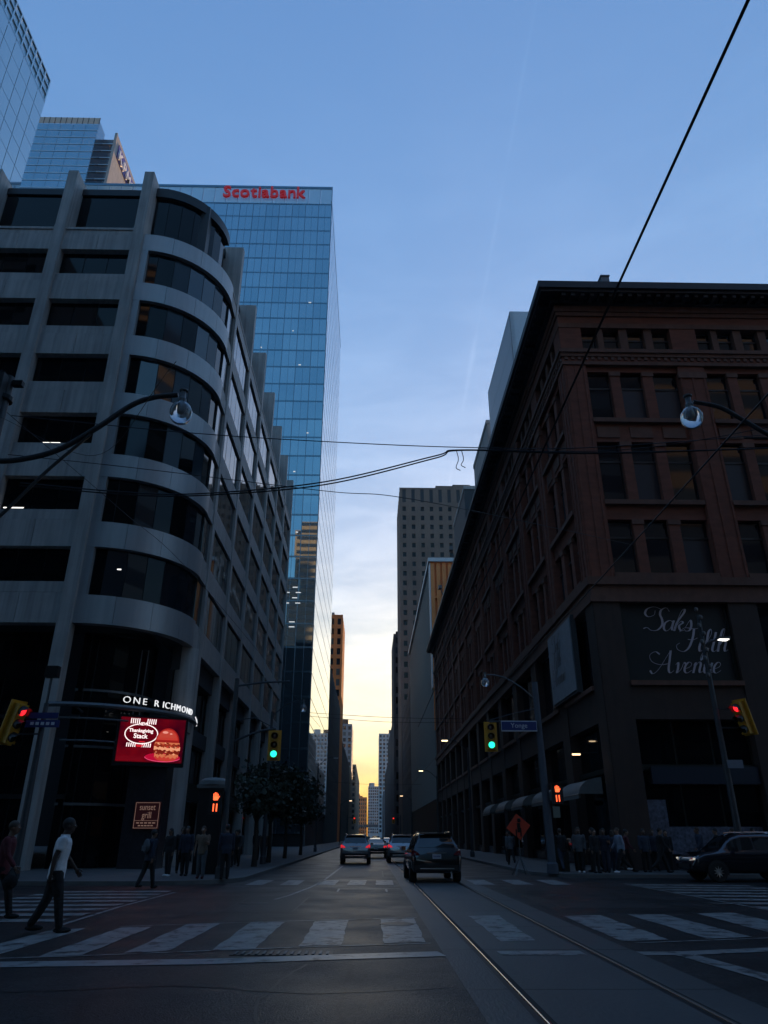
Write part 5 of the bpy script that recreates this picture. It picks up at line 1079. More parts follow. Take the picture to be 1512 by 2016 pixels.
# ================================================================== street trees
def tree(x, y, h, spread, label, nleaf=2600):
    t_ = empty('street_tree', (x, y, 0.13)); tag(t_, label, 'tree', 'street trees on the left pavement')
    tk = MB(); tk.tube([(x, y, 0.1), (x + .03, y, 1.2), (x - .02, y, 2.4), (x, y, h * 0.55)], [0.16, 0.12, 0.10, 0.05], 10)
    tips = []
    for k in range(11):
        a = random.uniform(0, 6.28); rr_ = spread * random.uniform(.35, .95); zz = h * random.uniform(.52, .97)
        p = Vector((x + rr_ * math.cos(a), y + rr_ * math.sin(a), zz)); z0 = random.uniform(2.0, h * .5)
        tk.tube([(x, y, z0), (x + (p.x - x) * .5, y + (p.y - y) * .5, z0 + (zz - z0) * .62), tuple(p)], [0.05, 0.03, 0.01], 6); tips.append(p); tips.append(Vector((x + (p.x - x) * .55, y + (p.y - y) * .55, z0 + (zz - z0) * .7)))
    tk.out('trunk', bark, t_, True)
    lf = MB()
    for k in range(nleaf):
        c = random.choice(tips); d = Vector((random.gauss(0, 1), random.gauss(0, 1), random.gauss(0, .7))) * (spread * .26)
        p = c + d; s_ = random.uniform(.05, .16); q = Euler((random.uniform(0, 6), random.uniform(0, 6), random.uniform(0, 6))).to_matrix()
        lf.add([p + q @ Vector(v) * s_ for v in ((-.5, -.9, 0), (.5, -.9, .1), (.6, .3, 0), (0, 1.1, -.1), (-.6, .3, 0))], [(0, 1, 2, 3, 4)])
    lf.out('crown', leaf, t_)
tree(-6.0, 47.5, 5.8, 2.0, 'dark leafy street tree behind the left green signal', 3600)
tree(-6.0, 56.5, 5.6, 1.8, 'second dark street tree on the left pavement')
tree(-5.8, 67, 5.8, 1.7, 'third small street tree on the left, nearest the yellow sky')
tree(-5.9, 41.0, 4.6, 1.3, 'low shrubby tree beside the left kiosk', 1500)
# ================================================================== cars
def lerp_st(st, y):
    if y <= st[0][0]: return st[0][1:]
    for a, b in zip(st, st[1:]):
        if y <= b[0]:
            t = (y - a[0]) / (b[0] - a[0]); t = t * t * (3 - 2 * t) * 0.35 + t * 0.65
            return tuple(p + (q - p) * t for p, q in zip(a[1:], b[1:]))
    return st[-1][1:]
#        y      zb    zs    zt    w     wt
SUV = [(-2.30, .47, .76, .79, .80, .70), (-2.25, .36, .94, .97, .88, .78), (-2.19, .33, 1.02, 1.07, .91, .80), (-2.06, .32, 1.04, 1.30, .92, .74), (-1.88, .32, 1.05, 1.56, .92, .66), (-1.66, .31, 1.05, 1.65, .92, .65), (-0.7, .30, 1.04, 1.69, .92, .66),
       (0.2, .30, 1.03, 1.67, .92, .65), (0.62, .30, 1.02, 1.55, .92, .64), (1.22, .30, 1.00, 1.10, .92, .74), (1.8, .31, .94, 1.01, .91, .72), (2.15, .34, .82, .88, .87, .68), (2.30, .42, .64, .68, .76, .60)]
SEDAN = [(-2.38, .46, .72, .75, .78, .68), (-2.32, .36, .90, .94, .86, .76), (-2.2, .32, .95, 1.02, .89, .77), (-1.75, .30, .96, 1.06, .91, .74), (-1.60, .30, .96, 1.12, .91, .66), (-0.95, .28, .96, 1.38, .91, .58), (-0.3, .28, .95, 1.45, .91, .58),
         (0.25, .28, .94, 1.42, .91, .58), (0.55, .28, .93, 1.33, .91, .60), (1.15, .28, .91, 1.02, .91, .70), (1.8, .30, .84, .90, .89, .68), (2.2, .34, .70, .76, .84, .62), (2.36, .42, .56, .60, .72, .52)]
def ring_at(st, y):
    zb, zs, zt, w, wt = lerp_st(st, y); d = zt - zs
    h = [(0, zb), (.80 * w, zb), (.95 * w, zb + .06), (.985 * w, zb + .16), (w, zb + .5 * (zs - zb)), (.995 * w, zs - .10), (.975 * w, zs - .03), (.94 * w, zs + .02 * min(1, d / .2)),
         (wt + (.94 * w - wt) * .5, zs + d * .48), (wt + .035, zt - .20 * d - 0.0), (wt - .02, zt - .09 * d), (wt * .86, zt - .02 * d), (wt * .5, zt), (0, zt + .005)]
    return h
def make_car(name, label, st, paint, tail, loc, rotz, hl=False, rear_tall=True, small=False, group='cars on the street', plate='CKRS 482'):
    o = empty(name, (0, 0, 0)); tag(o, label, 'car', group)
    ys = sorted(set([s[0] for s in st] + [st[0][0] + (st[-1][0] - st[0][0]) * i / 22 for i in range(23)]))
    mb = MB(); n = len(ring_at(st, 0)) * 2 - 2
    for y in ys:
        h = ring_at(st, y); full = h + [(-x, z) for x, z in h[-2:0:-1]]
        mb.v += [(x, y, z) for x, z in full]
    for i in range(len(ys) - 1):
        for k in range(n): A = i * n + k; B_ = i * n + (k + 1) % n; mb.f.append((A, A + n, B_ + n, B_))
    mb.f.append(tuple(range(n))); e = (len(ys) - 1) * n; mb.f.append(tuple(e + k for k in range(n))[::-1])
    mb.out('body', paint, o, True)
    def top_patch(nm, y0, y1, f, m, off=0.012, sgn=-1):
        p = MB(); N = 6
        for i in range(N + 1):
            y = y0 + (y1 - y0) * i / N; zb, zs, zt, w, wt = lerp_st(st, y)
            for x in (-1, -.5, 0, .5, 1): p.v.append((x * wt * f, y + sgn * off, zt + off * .6 - (0.03 * (zt - zs) if abs(x) == 1 else 0.0)))
            if i:
                for k in range(4): q = 5 * i + k; p.f.append((q - 5, q - 4, q + 1, q))
        return p.out(nm, m, o, True)
    su = st is SUV
    top_patch('rear_window', *((-2.13, -1.86) if su else (-1.63, -1.0)), .88, car_glass); top_patch('windscreen', *((1.16, .62) if su else (1.08, .52)), .9, car_glass, sgn=1)
    for sx in (1, -1):
        for (a, b) in (((-1.75, -1.15), (-1.08, -.2), (-.12, .86)) if su else ((-1.05, -.25), (-.17, .75))):
            p = MB(); N = 5
            for i in range(N + 1):
                y = a + (b - a) * i / N; zb, zs, zt, w, wt = lerp_st(st, y); d = zt - zs
                for t in (.10, .78):
                    x = .94 * w + (wt + .035 - .94 * w) * (t / .8); p.v.append((sx * (x + .012), y, zs + d * t))
                if i: q = 2 * i; p.f.append((q - 2, q, q + 1, q - 1))
            p.out('side_window', car_glass, o, True)
        for yy in ((-1.42, 1.42)):
            wv = lerp_st(st, yy)[3]
            ar = MB(); ar.v = [(sx * (wv + .004), yy, .36)] + [(sx * (wv + .004), yy + .41 * math.cos(R(18 * k - 18)), .36 + .41 * math.sin(R(18 * k - 18))) for k in range(13)]; ar.f = [(0, k, k + 1) for k in range(1, 13)]; ar.out('wheel_arch', tyre, o)
            wh = MB(); cx = sx * (wv - .10)
            for (rr_, xx) in ((.20, .13), (.33, .13), (.355, .09), (.355, -.09), (.33, -.12), (.0, -.12)):
                for k in range(20): wh.v.append((cx + sx * xx, yy + rr_ * math.cos(R(18 * k)), .355 + rr_ * math.sin(R(18 * k))))
            for i in range(5):
                for k in range(20): A = i * 20 + k; B_ = i * 20 + (k + 1) % 20; wh.f.append((A, B_, B_ + 20, A + 20))
            w_o = wh.out('wheel', tyre, o, True)
            rm = MB(); rm.v = [(cx + sx * .115, yy, .355)] + [(cx + sx * .128, yy + (.21 if k % 2 else .09) * math.cos(R(18 * k)), .355 + (.21 if k % 2 else .09) * math.sin(R(18 * k))) for k in range(20)]; rm.f = [(0, 1 + k, 1 + (k + 1) % 20) for k in range(20)]; rm.out('rim', rim_m, w_o)
        # lights, mirrors
        yr = st[0][0]
        if su: tp = [(.60, yr + .065, .93), (.86, yr + .12, .90), (.89, yr + .32, 1.03), (.84, yr + .17, 1.10), (.68, yr + .115, 1.02)]
        else: tp = [(.56, yr + .05, .76), (.82, yr + .10, .74), (.87, yr + .28, .84), (.83, yr + .13, .90), (.58, yr + .07, .89)]
        mesh('tail_light', [(sx * x * 1.035, y - .065, z) for x, y, z in tp] + [(sx * x * .97, y + .10, z) for x, y, z in tp], [(0, 1, 2, 3, 4)] + [(i, (i + 1) % 5, (i + 1) % 5 + 5, i + 5) for i in range(5)], tail, o)
        yf = st[-1][0]; hp = [(.52, yf - .02, .62), (.76, yf - .14, .64), (.84, yf - .42, .74), (.78, yf - .34, .78), (.54, yf - .10, .72)] if not su else [(.5, yf - .06, .72), (.78, yf - .14, .74), (.87, yf - .4, .86), (.8, yf - .3, .9), (.54, yf - .12, .84)]
        mesh('headlight', [(sx * x, y + .03, z) for x, y, z in hp] + [(sx * x * .96, y - .06, z) for x, y, z in hp], [(0, 1, 2, 3, 4)] + [(i, (i + 1) % 5, (i + 1) % 5 + 5, i + 5) for i in range(5)], chrome, o)
        if hl: MB().lathe([(0, .03), (.05, .02), (.055, -.03)], (0, 0, 0), 10).out('lit_bulb', dim_on, o, loc=(sx * .74, yf - .10, .80)); mesh('lit_strip', [(sx * .52, yf + .0, .735), (sx * .80, yf - .10, .755), (sx * .80, yf - .10, .775), (sx * .52, yf + .0, .755)], [(0, 1, 2, 3)], dim_on, o)
        zs_ = lerp_st(st, .72)[1]; MB().box(sx * .93 if sx > 0 else -1.10, sx * 1.10 if sx > 0 else -.93, .62, .74, zs_ + .02, zs_ + .17).out('wing_mirror', paint, o)
        if su: MB().tube([(sx * .60, -1.6, 1.67), (sx * .61, -1.4, 1.71), (sx * .61, .0, 1.715), (sx * .60, .25, 1.68)], .018, 6).out('roof_rail', chrome, o)
    yr = st[0][0]
    box('rear_bumper', -.80, .80, yr - .03, yr + .2, .42, .60, tyre, o); box('bumper_insert', -.62, .62, yr - .045, yr, .46, .50, chrome, o)
    zpl = .80 if su else .66
    box('number_plate', -.16, .16, yr - .03 + .02, yr + .06, zpl, zpl + .15, plate_m, o)
    if not small: 
        for k in range(6): box('plate_mark', -.12 + k * .042, -.095 + k * .042, yr - .014, yr - .010, zpl + .05, zpl + .11, blue_sign, o)
    box('boot_trim', -.36, .36, yr + .05 - .01, yr + .10, zpl + .18, zpl + .205, chrome, o)
    if su: box('roof_spoiler', -.60, .60, -2.0, -1.74, 1.615, 1.655, paint, o); MB().tube([(.0, -2.16, 1.12), (.30, -2.09, 1.24)], .012, 5).out('rear_wiper', tyre, o)
    MB().tube([(.5, yr - .05, .35), (.5, yr + .2, .35)], .035, 8).out('exhaust', chrome, o)
    box('grille', -.45, .45, st[-1][0] - .06, st[-1][0] + .015, .46, .62, tyre, o)
    o.location = loc; o.rotation_euler = (0, 0, rotz)
    return o
dim_on = emis('headlight_dim', (1.0, 0.95, 0.85), 0.35)
grey_paint = mat('grey_car_paint', (0.24, 0.25, 0.27), 0.32, 0.5, coat=1.0); black_paint = mat('black_car_paint', (0.010, 0.011, 0.013), 0.25, 0.2, coat=1.0)
silver_paint = mat('silver_car_paint', (0.36, 0.38, 0.41), 0.3, 0.6, coat=1.0); navy_paint = mat('navy_car_paint', (0.012, 0.014, 0.022), 0.25, 0.3, coat=1.0); dark_paint = mat('charcoal_car_paint', (0.04, 0.042, 0.048), 0.3, 0.4, coat=1.0)
make_car('car', 'grey hatchback SUV with lit brake lights in the left lane', SUV, grey_paint, tail_on, (-0.85, 51.0, 0), 0)
make_car('car', 'dark saloon car just ahead of the grey SUV', SEDAN, dark_paint, tail_on, (0.55, 64.5, 0), 0)
make_car('car', 'black SUV driving away on the tram track, nearest car', SUV, black_paint, tail_off, (2.42, 31.3, 0), R(1.5))
make_car('car', 'silver SUV with lit brake lights half hidden by the black SUV', SUV, silver_paint, tail_on, (2.12, 53.0, 0), 0)
make_car('car', 'dark car with lit headlights crossing from the right edge', SUV, navy_paint, tail_off, (14.45, 30.6, 0), R(92), hl=True)
make_car('car', 'small far car between the lanes, left of the rails', SEDAN, black_paint, tail_on, (0.9, 92.0, 0), 0, small=True)
make_car('car', 'tiny far car with pale roof on the rails', SEDAN, silver_paint, tail_off, (2.6, 112.0, 0), 0, small=True)
make_car('car', 'tiny far white van roof car left of the others', SUV, silver_paint, tail_off, (-0.6, 118.0, 0), 0, small=True)
make_car('car', 'farthest dark car waiting at the next crossing', SUV, dark_paint, tail_on, (1.2, 146.0, 0), 0, small=True)
# ================================================================== people
def ell_tube(mb, rings, n=16):
    """rings: (centre, rx, ry, axis_x, axis_y)"""
    base = len(mb.v)
    for c, rx, ry, ax, ay in rings:
        for k in range(n):
            a = 2 * math.pi * k / n; mb.v.append(tuple(c + ax * (rx * math.cos(a)) + ay * (ry * math.sin(a))))
    for i in range(len(rings) - 1):
        for k in range(n): A = base + i * n + k; B_ = base + i * n + (k + 1) % n; mb.f.append((A, B_, B_ + n, A + n))
    mb.f.append(tuple(base + k for k in range(n))[::-1]); e = base + (len(rings) - 1) * n; mb.f.append(tuple(e + k for k in range(n)))
def ellipsoid(mb, c, rx, ry, rz, n=14, m=9, rot=None):
    base = len(mb.v)
    for i in range(m + 1):
        t = math.pi * i / m
        for k in range(n):
            a = 2 * math.pi * k / n; v = Vector((rx * math.sin(t) * math.cos(a), ry * math.sin(t) * math.sin(a), rz * math.cos(t)))
            if rot: v = rot @ v
            mb.v.append(tuple(Vector(c) + v))
    for i in range(m):
        for k in range(n): A = base + i * n + k; B_ = base + i * n + (k + 1) % n; mb.f.append((A, A + n, B_ + n, B_))
def remesh(mb, voxel, smooth=4):
    me = bpy.data.meshes.new('skin'); me.from_pydata(mb.v, [], mb.f); o = bpy.data.objects.new('skin', me); COL.objects.link(o)
    m = o.modifiers.new('r', 'REMESH'); m.mode = 'VOXEL'; m.voxel_size = voxel; m.use_smooth_shade = True
    s = o.modifiers.new('s', 'SMOOTH'); s.factor = 0.5; s.iterations = smooth
    dg = bpy.context.evaluated_depsgraph_get(); r_ = bpy.data.meshes.new_from_object(o.evaluated_get(dg)); bpy.data.objects.remove(o); bpy.data.meshes.remove(me)
    r_.polygons.foreach_set('use_smooth', [True] * len(r_.polygons))
    return r_
CACHE = {}
def limb(mb, pts, rads):
    for i in range(len(pts) - 1): mb.tube([pts[i], pts[i + 1]], [rads[i], rads[i + 1]], 12)
    for p, r_ in zip(pts, rads): ellipsoid(mb, p, r_, r_, r_, 10, 6)
def pose_meshes(key, lean=3, tl=0, kl=0, tr=0, kr=0, al=0, el=10, ar=0, er=10, sleeve=0.5, spread=8, female=False, coat=False, skirt=False, fine=False):
    if key in CACHE: return CACHE[key]
    X, Yv, Z = Vector((1, 0, 0)), Vector((0, 1, 0)), Vector((0, 0, 1))
    P = Vector((0, 0, .95)); u = Vector((0, math.sin(R(lean)), math.cos(R(lean)))); fw = Vector((0, math.cos(R(lean)), -math.sin(R(lean))))
    sh = .165 if female else .185
    legs = []
    for sx, t, k in ((-1, tl, kl), (1, tr, kr)):
        hip = P + X * (sx * .09) - Z * .03
        d1 = Vector((0, math.sin(R(t)), -math.cos(R(t)))); knee = hip + d1 * .43
        d2 = Vector((0, math.sin(R(t - k)), -math.cos(R(t - k)))); ank = knee + d2 * .42
        legs.append([hip, knee, ank, d2])
    dz = .08 - min(l[2].z for l in legs)
    off = Z * dz; P = P + off
    for l in legs:
        for i in range(3): l[i] = l[i] + off
    neck = P + u * .52; head = P + u * .66 + Yv * .025
    arms = []
    for sx, a, e_ in ((-1, al, el), (1, ar, er)):
        s_ = P + u * .46 + X * (sx * sh); d1 = (Vector((sx * math.sin(R(spread)), math.sin(R(a)), -math.cos(R(a))))).normalized(); elb = s_ + d1 * .28
        d2 = (Vector((sx * math.sin(R(spread * .3)), math.sin(R(a + e_)), -math.cos(R(a + e_))))).normalized(); wr = elb + d2 * .25; arms.append((s_, elb, wr, d2))
    def torso(mb, g=0.0, lo=-.10, hi=.52, neck_=True):
        prof = [(-.10, .155, .11), (0.0, .168 if not female else .175, .115), (.14, .142 if not female else .128, .10), (.30, .165 if not female else .148, .115), (.42, .178 if not female else .155, .11), (.49, .135, .085), (.53, .07, .068)]
        ell_tube(mb, [(P + u * h, rx + g, ry + g, X, fw) for h, rx, ry in prof if lo - .001 <= h <= hi + .001])
    b = MB(); torso(b)
    b.tube([neck - u * .05, neck + u * .03, head - u * .03], [.062, .055, .055], 12); ellipsoid(b, head + Z * .035, .076, .096, .112, 16, 12); ellipsoid(b, head - Z * .035 + Yv * .025, .058, .07, .075, 12, 8)
    for sx in (-1, 1): ellipsoid(b, head + X * (sx * .078) - Yv * .005 + Z * .01, .012, .02, .03, 8, 6)
    nose = head + Yv * .103 + Z * .012; ellipsoid(b, nose, .014, .022, .026, 8, 6)
    for s_, elb, wr, d2 in arms: limb(b, [s_, s_.lerp(elb, .35), elb, elb.lerp(wr, .3), wr], [.052, .047, .038, .039, .027]); ellipsoid(b, wr + d2 * .05, .024, .036, .05, 10, 7)
    for hip, knee, ank, d2 in legs:
        limb(b, [hip, hip.lerp(knee, .4), knee, knee.lerp(ank, .3), ank], [.085, .076, .055, .056, .036]); limb(b, [ank - Z * .02, ank + Yv * .13 - Z * .045], [.038, .030])
    body = remesh(b, .0125 if fine else .017, 3)
    # five separate fingers on each hand
    fm = MB()
    for i, (s_, elb, wr, d2) in enumerate(arms):
        sx = -1 if i == 0 else 1; side = Yv - d2 * Yv.dot(d2); side = side.normalized(); inn = X * (-sx)
        for k, (o_, L_) in enumerate(((-.027, .062), (-.009, .074), (.009, .078), (.027, .070))):
            r0_ = wr + d2 * .085 + side * o_; m_ = r0_ + d2 * (L_ * .55) + inn * .006; t_ = m_ + d2 * (L_ * .42) + inn * .022; fm.tube([r0_, m_, t_], [.0095, .009, .007], 7)
        r0_ = wr + d2 * .035 + side * .03; m_ = r0_ + d2 * .035 + side * .026 + inn * .008; fm.tube([r0_, m_, m_ + d2 * .03 + inn * .012], [.011, .010, .008], 7)
    bmx = bmesh.new(); bmx.from_mesh(body); tmp = bpy.data.meshes.new('f'); tmp.from_pydata(fm.v, [], fm.f); bmx.from_mesh(tmp); bmx.to_mesh(body); bmx.free(); bpy.data.meshes.remove(tmp)
    body.polygons.foreach_set('use_smooth', [True] * len(body.polygons))
    t = MB(); torso(t, .018, -.10 if not coat else -.10, .49); 
    if coat: ell_tube(t, [(P + u * -.10, .185, .135, X, fw), (P - Z * .32, .20, .15, X, Yv), (P - Z * .5, .205, .155, X, Yv)])
    else: ell_tube(t, [(P - u * .08, .178, .132, X, fw), (P - u * .15, .18, .135, X, fw)])
    ell_tube(t, [(neck - u * .035, .088, .08, X, fw), (neck + u * .012, .07, .068, X, fw)])
    for s_, elb, wr, d2 in arms:
        if sleeve <= 1: pts = [s_, s_.lerp(elb, sleeve)]; limb(t, pts[:1], [.07]); t.tube(pts, [.070, .066], 12)
        else: limb(t, [s_, s_.lerp(elb, .5), elb, elb.lerp(wr, .9)], [.07, .062, .054, .045])
    top = remesh(t, .016, 2)
    q = MB(); ell_tube(q, [(P + u * .07, .160, .122, X, fw), (P - u * .02, .182, .13, X, fw), (P - u * .10, .172, .128, X, fw)])
    if skirt: ell_tube(q, [(P, .175, .13, X, Yv), (P - Z * .2, .21, .16, X, Yv), (P - Z * .42, .24, .2, X, Yv)])
    else:
        for hip, knee, ank, d2 in legs: limb(q, [hip, hip.lerp(knee, .45), knee, knee.lerp(ank, .5), ank + Z * .03], [.100, .094, .075, .068, .06])
    low = remesh(q, .016, 2)
    s1 = []
    for hip, knee, ank, d2 in legs:
        z = MB(); ellipsoid(z, ank + Yv * .055 - Z * .035, .046, .135, .045, 12, 8); ellipsoid(z, ank - Z * .01, .046, .055, .05, 10, 6); s1.append(z)
    hr = MB(); ellipsoid(hr, head + Z * .055 - Yv * .012, .083, .10, .105, 16, 10)
    hr.f = [f_ for f_ in hr.f if sum(hr.v[i][2] for i in f_) / len(f_) > head.z + .035 or sum(hr.v[i][1] for i in f_) / len(f_) < head.y - .045]
    CACHE[key] = dict(body=body, top=top, low=low, shoes=s1, hair=hr, P=P, u=u, head=head, arms=arms)
    return CACHE[key]
SK = [mat('skin_tone_%d' % i, c, 0.55) for i, c in enumerate(((.045, .022, .014), (.16, .085, .055), (.26, .15, .10)))]
def cl(name, c, r_=0.85): return mat(name, c, r_, var=0.22, vscale=7, bump=0.9, bscale=11, bdist=0.03)
CW, CBK, CN, CG, CR, CD, CT, CP = cl('white_cotton', (.78, .77, .78)), cl('black_cloth', (.012, .012, .013)), cl('navy_cloth', (.02, .026, .045)), cl('grey_cloth', (.10, .105, .115)), cl('red_cloth', (.10, .016, .022)), cl('denim_cloth', (.035, .045, .07)), cl('tan_cloth', (.17, .12, .085)), cl('pale_cloth', (.24, .27, .34))
HB = mat('dark_hair', (.010, .008, .007), .6); HL = mat('brown_hair', (.05, .03, .018), .6)
def person(label, loc, rotz, key, skin, top, low, shoe, hair, h=1.75, long_hair=False, bag=None, collar=False, **pose):
    d = pose_meshes(key, **pose); o = empty('person', (0, 0, 0)); tag(o, label, 'person', 'people around the crossing')
    def inst(nm, me, m):
        ob = bpy.data.objects.new(nm, me)
        if not me.materials: me.materials.append(m)
        ob.material_slots[0].link = 'OBJECT'; ob.material_slots[0].material = m; return link(ob, o)
    inst('body', d['body'], SK[skin]); inst('shirt', d['top'], top); inst('trousers', d['low'], low)
    for z in d['shoes']: z.out('shoe', shoe, o, True)
    d['hair'].out('hair', hair, o, True)
    hd = d['head']
    for sx in (-1, 1): e_ = MB(); ellipsoid(e_, hd + Vector((sx * .03, .088, .03)), .011, .006, .007, 8, 6); e_.out('eye', sign_white, o, True)
    e_ = MB(); ellipsoid(e_, hd + Vector((0, .088, -.045)), .026, .008, .007, 8, 5); e_.out('mouth', cl('lip', (.06, .02, .018)) if 'lip' not in MATS else MATS['lip'], o, True)
    if long_hair: hm = MB(); ellipsoid(hm, hd + Vector((0, -.06, -.06)), .085, .055, .17, 14, 9); hm.out('hair', hair, o, True)
    if collar:
        cm = MB(); n_ = d['P'] + d['u'] * .50; ell_tube(cm, [(n_, .085, .08, Vector((1, 0, 0)), Vector((0, 1, 0))), (n_ + Vector((0, 0, .045)), .073, .07, Vector((1, 0, 0)), Vector((0, 1, 0)))]); cm.out('collar', top, o, True)
    s = h / 1.75; o.scale = (s * 1.08, s * 1.06, s); o.location = loc; o.rotation_euler = (0, 0, rotz)
    if bag:
        k, bm_, bl = bag; bo = empty(k, (0, 0, 0)); tag(bo, bl, 'bag')
        z = MB()
        if k == 'backpack': ellipsoid(z, d['P'] + d['u'] * .30 + Vector((0, -.19, 0)), .15, .09, .23, 14, 9); z.out('pack_body', bm_, bo, True); MB().box(-.09, .09, d['P'].y - .29, d['P'].y - .24, d['P'].z + .16, d['P'].z + .32).out('pocket', bm_, bo)
        else: ellipsoid(z, d['arms'][1][2] + Vector((0.03, .0, -.27)), .05, .14, .13, 12, 8); z.out('bag_body', bm_, bo, True); w = d['arms'][1][2]; MB().tube(curve_pts([w + Vector((.03, -.1, -.18)), w + Vector((.02, 0, -.04)), w + Vector((.03, .1, -.18))]), .01, 6).out('handle', bm_, bo)
        bo.scale = (s, s, s); bo.location = loc; bo.rotation_euler = (0, 0, rotz)
    return o
WALK = dict(lean=4, tl=-12, kl=12, tr=13, kr=4, al=16, el=22, ar=-18, er=14); WALK2 = dict(lean=4, tl=20, kl=8, tr=-18, kr=26, al=-14, el=14, ar=14, er=24); STAND = dict(lean=1, tl=2, kl=3, tr=-2, kr=2, al=-2, el=12, ar=3, er=10); PHONE = dict(lean=3, tl=3, kl=4, tr=-3, kr=3, al=18, el=85, ar=0, er=14)
# on the near crosswalk, left
person('man in a white polo shirt and dark trousers striding over the crosswalk', (-5.55, 14.35, 0), R(-72), 'main', 0, CW, CBK, CBK, HB, 1.83, collar=True, fine=True, sleeve=.62, **WALK)
person('person in dark clothes with a dark red top at the left edge', (-7.55, 16.6, 0), R(-80), 'walk_a', 1, CR, CBK, CBK, HL, 1.84, bag=('shoulder_bag', CBK, 'dark shoulder bag carried at the left edge of the crossing'), sleeve=2, **WALK2)
# far left corner
person('person in a navy jacket with a backpack striding below the restaurant sign', (-7.2, 26.2, 0), R(-40), 'walk_b', 1, CN, CBK, CBK, HB, 1.74, sleeve=2, bag=('backpack', CG, 'grey backpack on the walker below the restaurant sign'), **WALK)
person('woman with long dark hair in black under the billboard', (-7.75, 30.9, .13), R(150), 'stand_f', 1, CBK, CBK, CW, HB, 1.68, long_hair=True, female=True, sleeve=2, **STAND)
person('person in navy standing right of the long haired woman', (-7.2, 31.3, .13), R(170), 'stand_m', 1, CN, CBK, CBK, HB, 1.76, sleeve=2, **STAND)
person('person in a tan top waiting at the left kerb', (-6.15, 29.3, .13), R(178), 'stand_m2', 2, CT, CG, CR, HL, 1.74, sleeve=.6, **PHONE)
person('person in dark navy by the left signal pole', (-5.2, 28.9, .13), R(20), 'stand_m', 1, CN, CBK, CBK, HB, 1.80)
for i, (x, y, a, top, lab, k) in enumerate(((-7.6, 38.2, 10, CP, 'small distant person in a pale top under the left shop awning', 'stand_m2'), (-6.8, 40.5, 170, CBK, 'small distant person in black beside the shrubby tree', 'walk_b'), (-7.2, 43.5, 10, CG, 'distant grey person on the left pavement before the trees', 'stand_m'), (-6.6, 49.5, 185, CT, 'distant person in tan among the left trees', 'walk_a'), (-7.4, 52, 0, CN, 'farthest dark walker on the left pavement', 'walk_b'))):
    person(lab, (x, y, .13), R(a), k, 1 + i % 2, top, CBK, CBK, HB if i % 2 else HL, 1.70 + .02 * i)
# right pavement
for i, (x, y, a, top, low, k, lab, hh) in enumerate(((9.15, 34.2, 160, CG, CBK, 'stand_m', 'man in grey nearest the right signal pole', 1.78), (9.75, 34.0, 200, CBK, CBK, 'stand_f', 'woman in black in the middle of the right corner group', 1.72), (10.35, 34.5, 150, CN, CD, 'stand_m2', 'person looking at a phone in the right corner group', 1.75), (10.95, 34.3, 100, CP, CBK, 'walk_a', 'walker in a pale top at the end of the right corner group', 1.80),
                                                  (12.3, 35.1, 190, CD, CBK, 'stand_m', 'person in denim alone before the store corner pier', 1.74), (13.4, 35.3, 170, CBK, CBK, 'stand_f', 'dark figure right of the store corner pier', 1.70), (14.6, 34.5, 90, CD, CP, 'walk_b', 'walker in pale trousers behind the crossing car', 1.82), (15.6, 35.0, 80, CBK, CBK, 'stand_m', 'dark figure above the headlight of the crossing car', 1.76), (17.4, 35.3, 185, CG, CBK, 'stand_m2', 'person behind the roof of the crossing car', 1.78), (18.8, 35.2, 170, CN, CBK, 'stand_f', 'rightmost dark figure behind the crossing car', 1.75))):
    person(lab, (x, y, .13), R(a), k, 1 + i % 2, top, low, CW if i % 3 == 0 else CBK, HB if i % 3 else HL, hh, long_hair=(k == 'stand_f'), bag=(('shoulder_bag', CBK, 'black bag held by the phone user in the right group') if i == 2 else None))

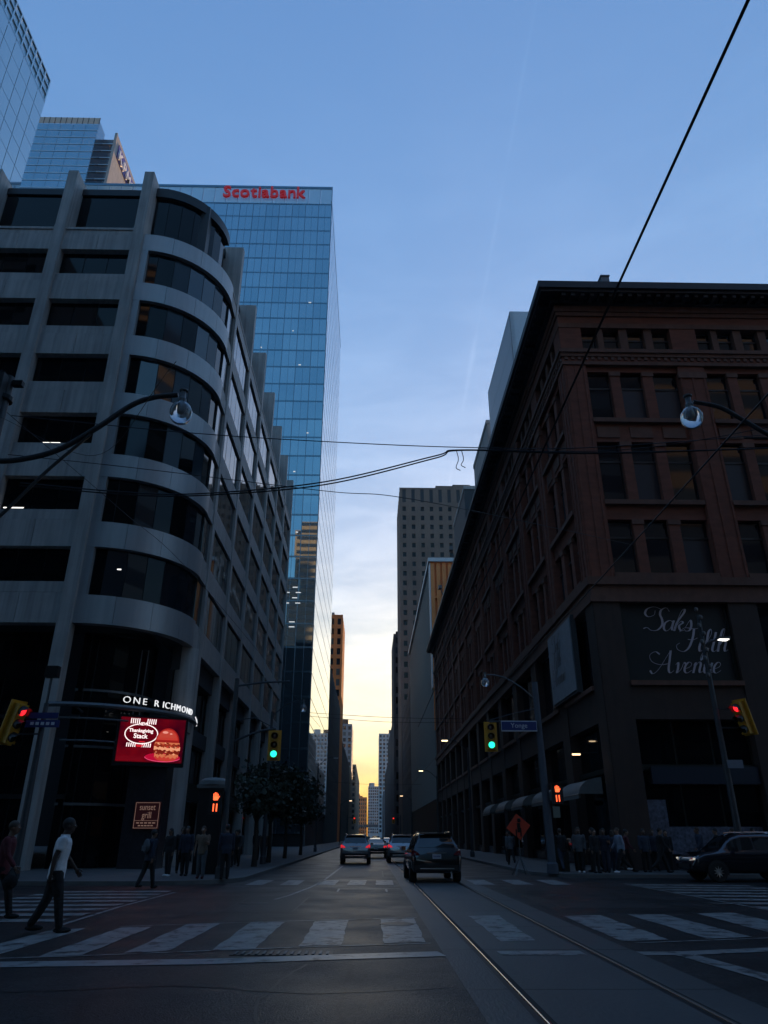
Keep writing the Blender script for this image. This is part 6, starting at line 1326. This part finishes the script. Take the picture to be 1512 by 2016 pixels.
for i, (x, y, a, top, low, k, lab, hh) in enumerate(((8.7, 35.6, 10, CBK, CD, 'walk_b', 'dark walker behind the right signal pole heading down the street', 1.77), (9.45, 35.4, 190, CN, CBK, 'stand_m', 'navy figure in the back row of the right corner group', 1.72), (10.6, 35.6, 20, CBK, CBK, 'stand_f', 'long haired dark figure in the back row of the right corner group', 1.70), (11.5, 35.2, 260, CR, CBK, 'walk_a', 'walker in dark red passing the corner pier', 1.75), (16.6, 35.4, 95, CBK, CD, 'walk_b', 'dark walker under the right lamp pole', 1.79), (20.0, 35.0, 90, CT, CBK, 'walk_a', 'walker in tan at the right edge behind the car roof', 1.76), (7.9, 44.0, 0, CG, CBK, 'walk_a', 'small grey walker far down the right pavement', 1.75), (8.6, 49.0, 180, CBK, CBK, 'walk_b', 'small dark walker under the farther store awnings', 1.75))):
    person(lab, (x, y, .13), R(a), k, 1 + i % 2, top, low, CBK, HB if i % 2 else HL, hh, long_hair=(k == 'stand_f'))

for i, (x, y, a, top, low, k, lab, hh) in enumerate(((9.55, 36.1, 200, CBK, CBK, 'stand_m2', 'dark phone user against the store side in the right corner group', 1.74), (10.05, 35.0, 90, CG, CBK, 'walk_b', 'grey walker squeezed between the two rows of the right group', 1.79), (11.15, 35.9, 330, CD, CD, 'stand_f', 'person in denim close to the store corner pier base', 1.69), (12.75, 34.4, 265, CBK, CBK, 'walk_a', 'black clad walker before the corner pier, heading left', 1.81), (13.05, 36.0, 170, CN, CBK, 'stand_m', 'navy figure leaning by the patterned window film', 1.73), (17.9, 34.7, 260, CBK, CBK, 'walk_b', 'dark walker between the lamp pole and the right edge', 1.77), (-7.9, 33.4, 200, CBK, CBK, 'stand_m', 'black figure at the foot of the granite pier on the left', 1.75), (-6.75, 34.6, 20, CG, CBK, 'walk_a', 'grey walker just behind the left kiosk', 1.72))):
    person(lab, (x, y, .13), R(a), k, 1 + i % 2, top, low, CBK, HB if i % 2 else HL, hh, long_hair=(k == 'stand_f'))

# ================================================================== thin evening haze
hz = MB().box(-420, 420, -220, 1450, -1.2, 262).out('haze', None); stuff(hz)
hm = bpy.data.materials.new('haze_air'); hm.use_nodes = True; t = hm.node_tree; t.nodes.clear()
pv = t.nodes.new('ShaderNodeVolumePrincipled'); oo = t.nodes.new('ShaderNodeOutputMaterial'); t.links.new(pv.outputs[0], oo.inputs['Volume'])
pv.inputs['Color'].default_value = (0.92, 0.94, 1.0, 1); pv.inputs['Density'].default_value = 0.0001; pv.inputs['Anisotropy'].default_value = 0.3
hz.data.materials.append(hm); hz.visible_shadow = True
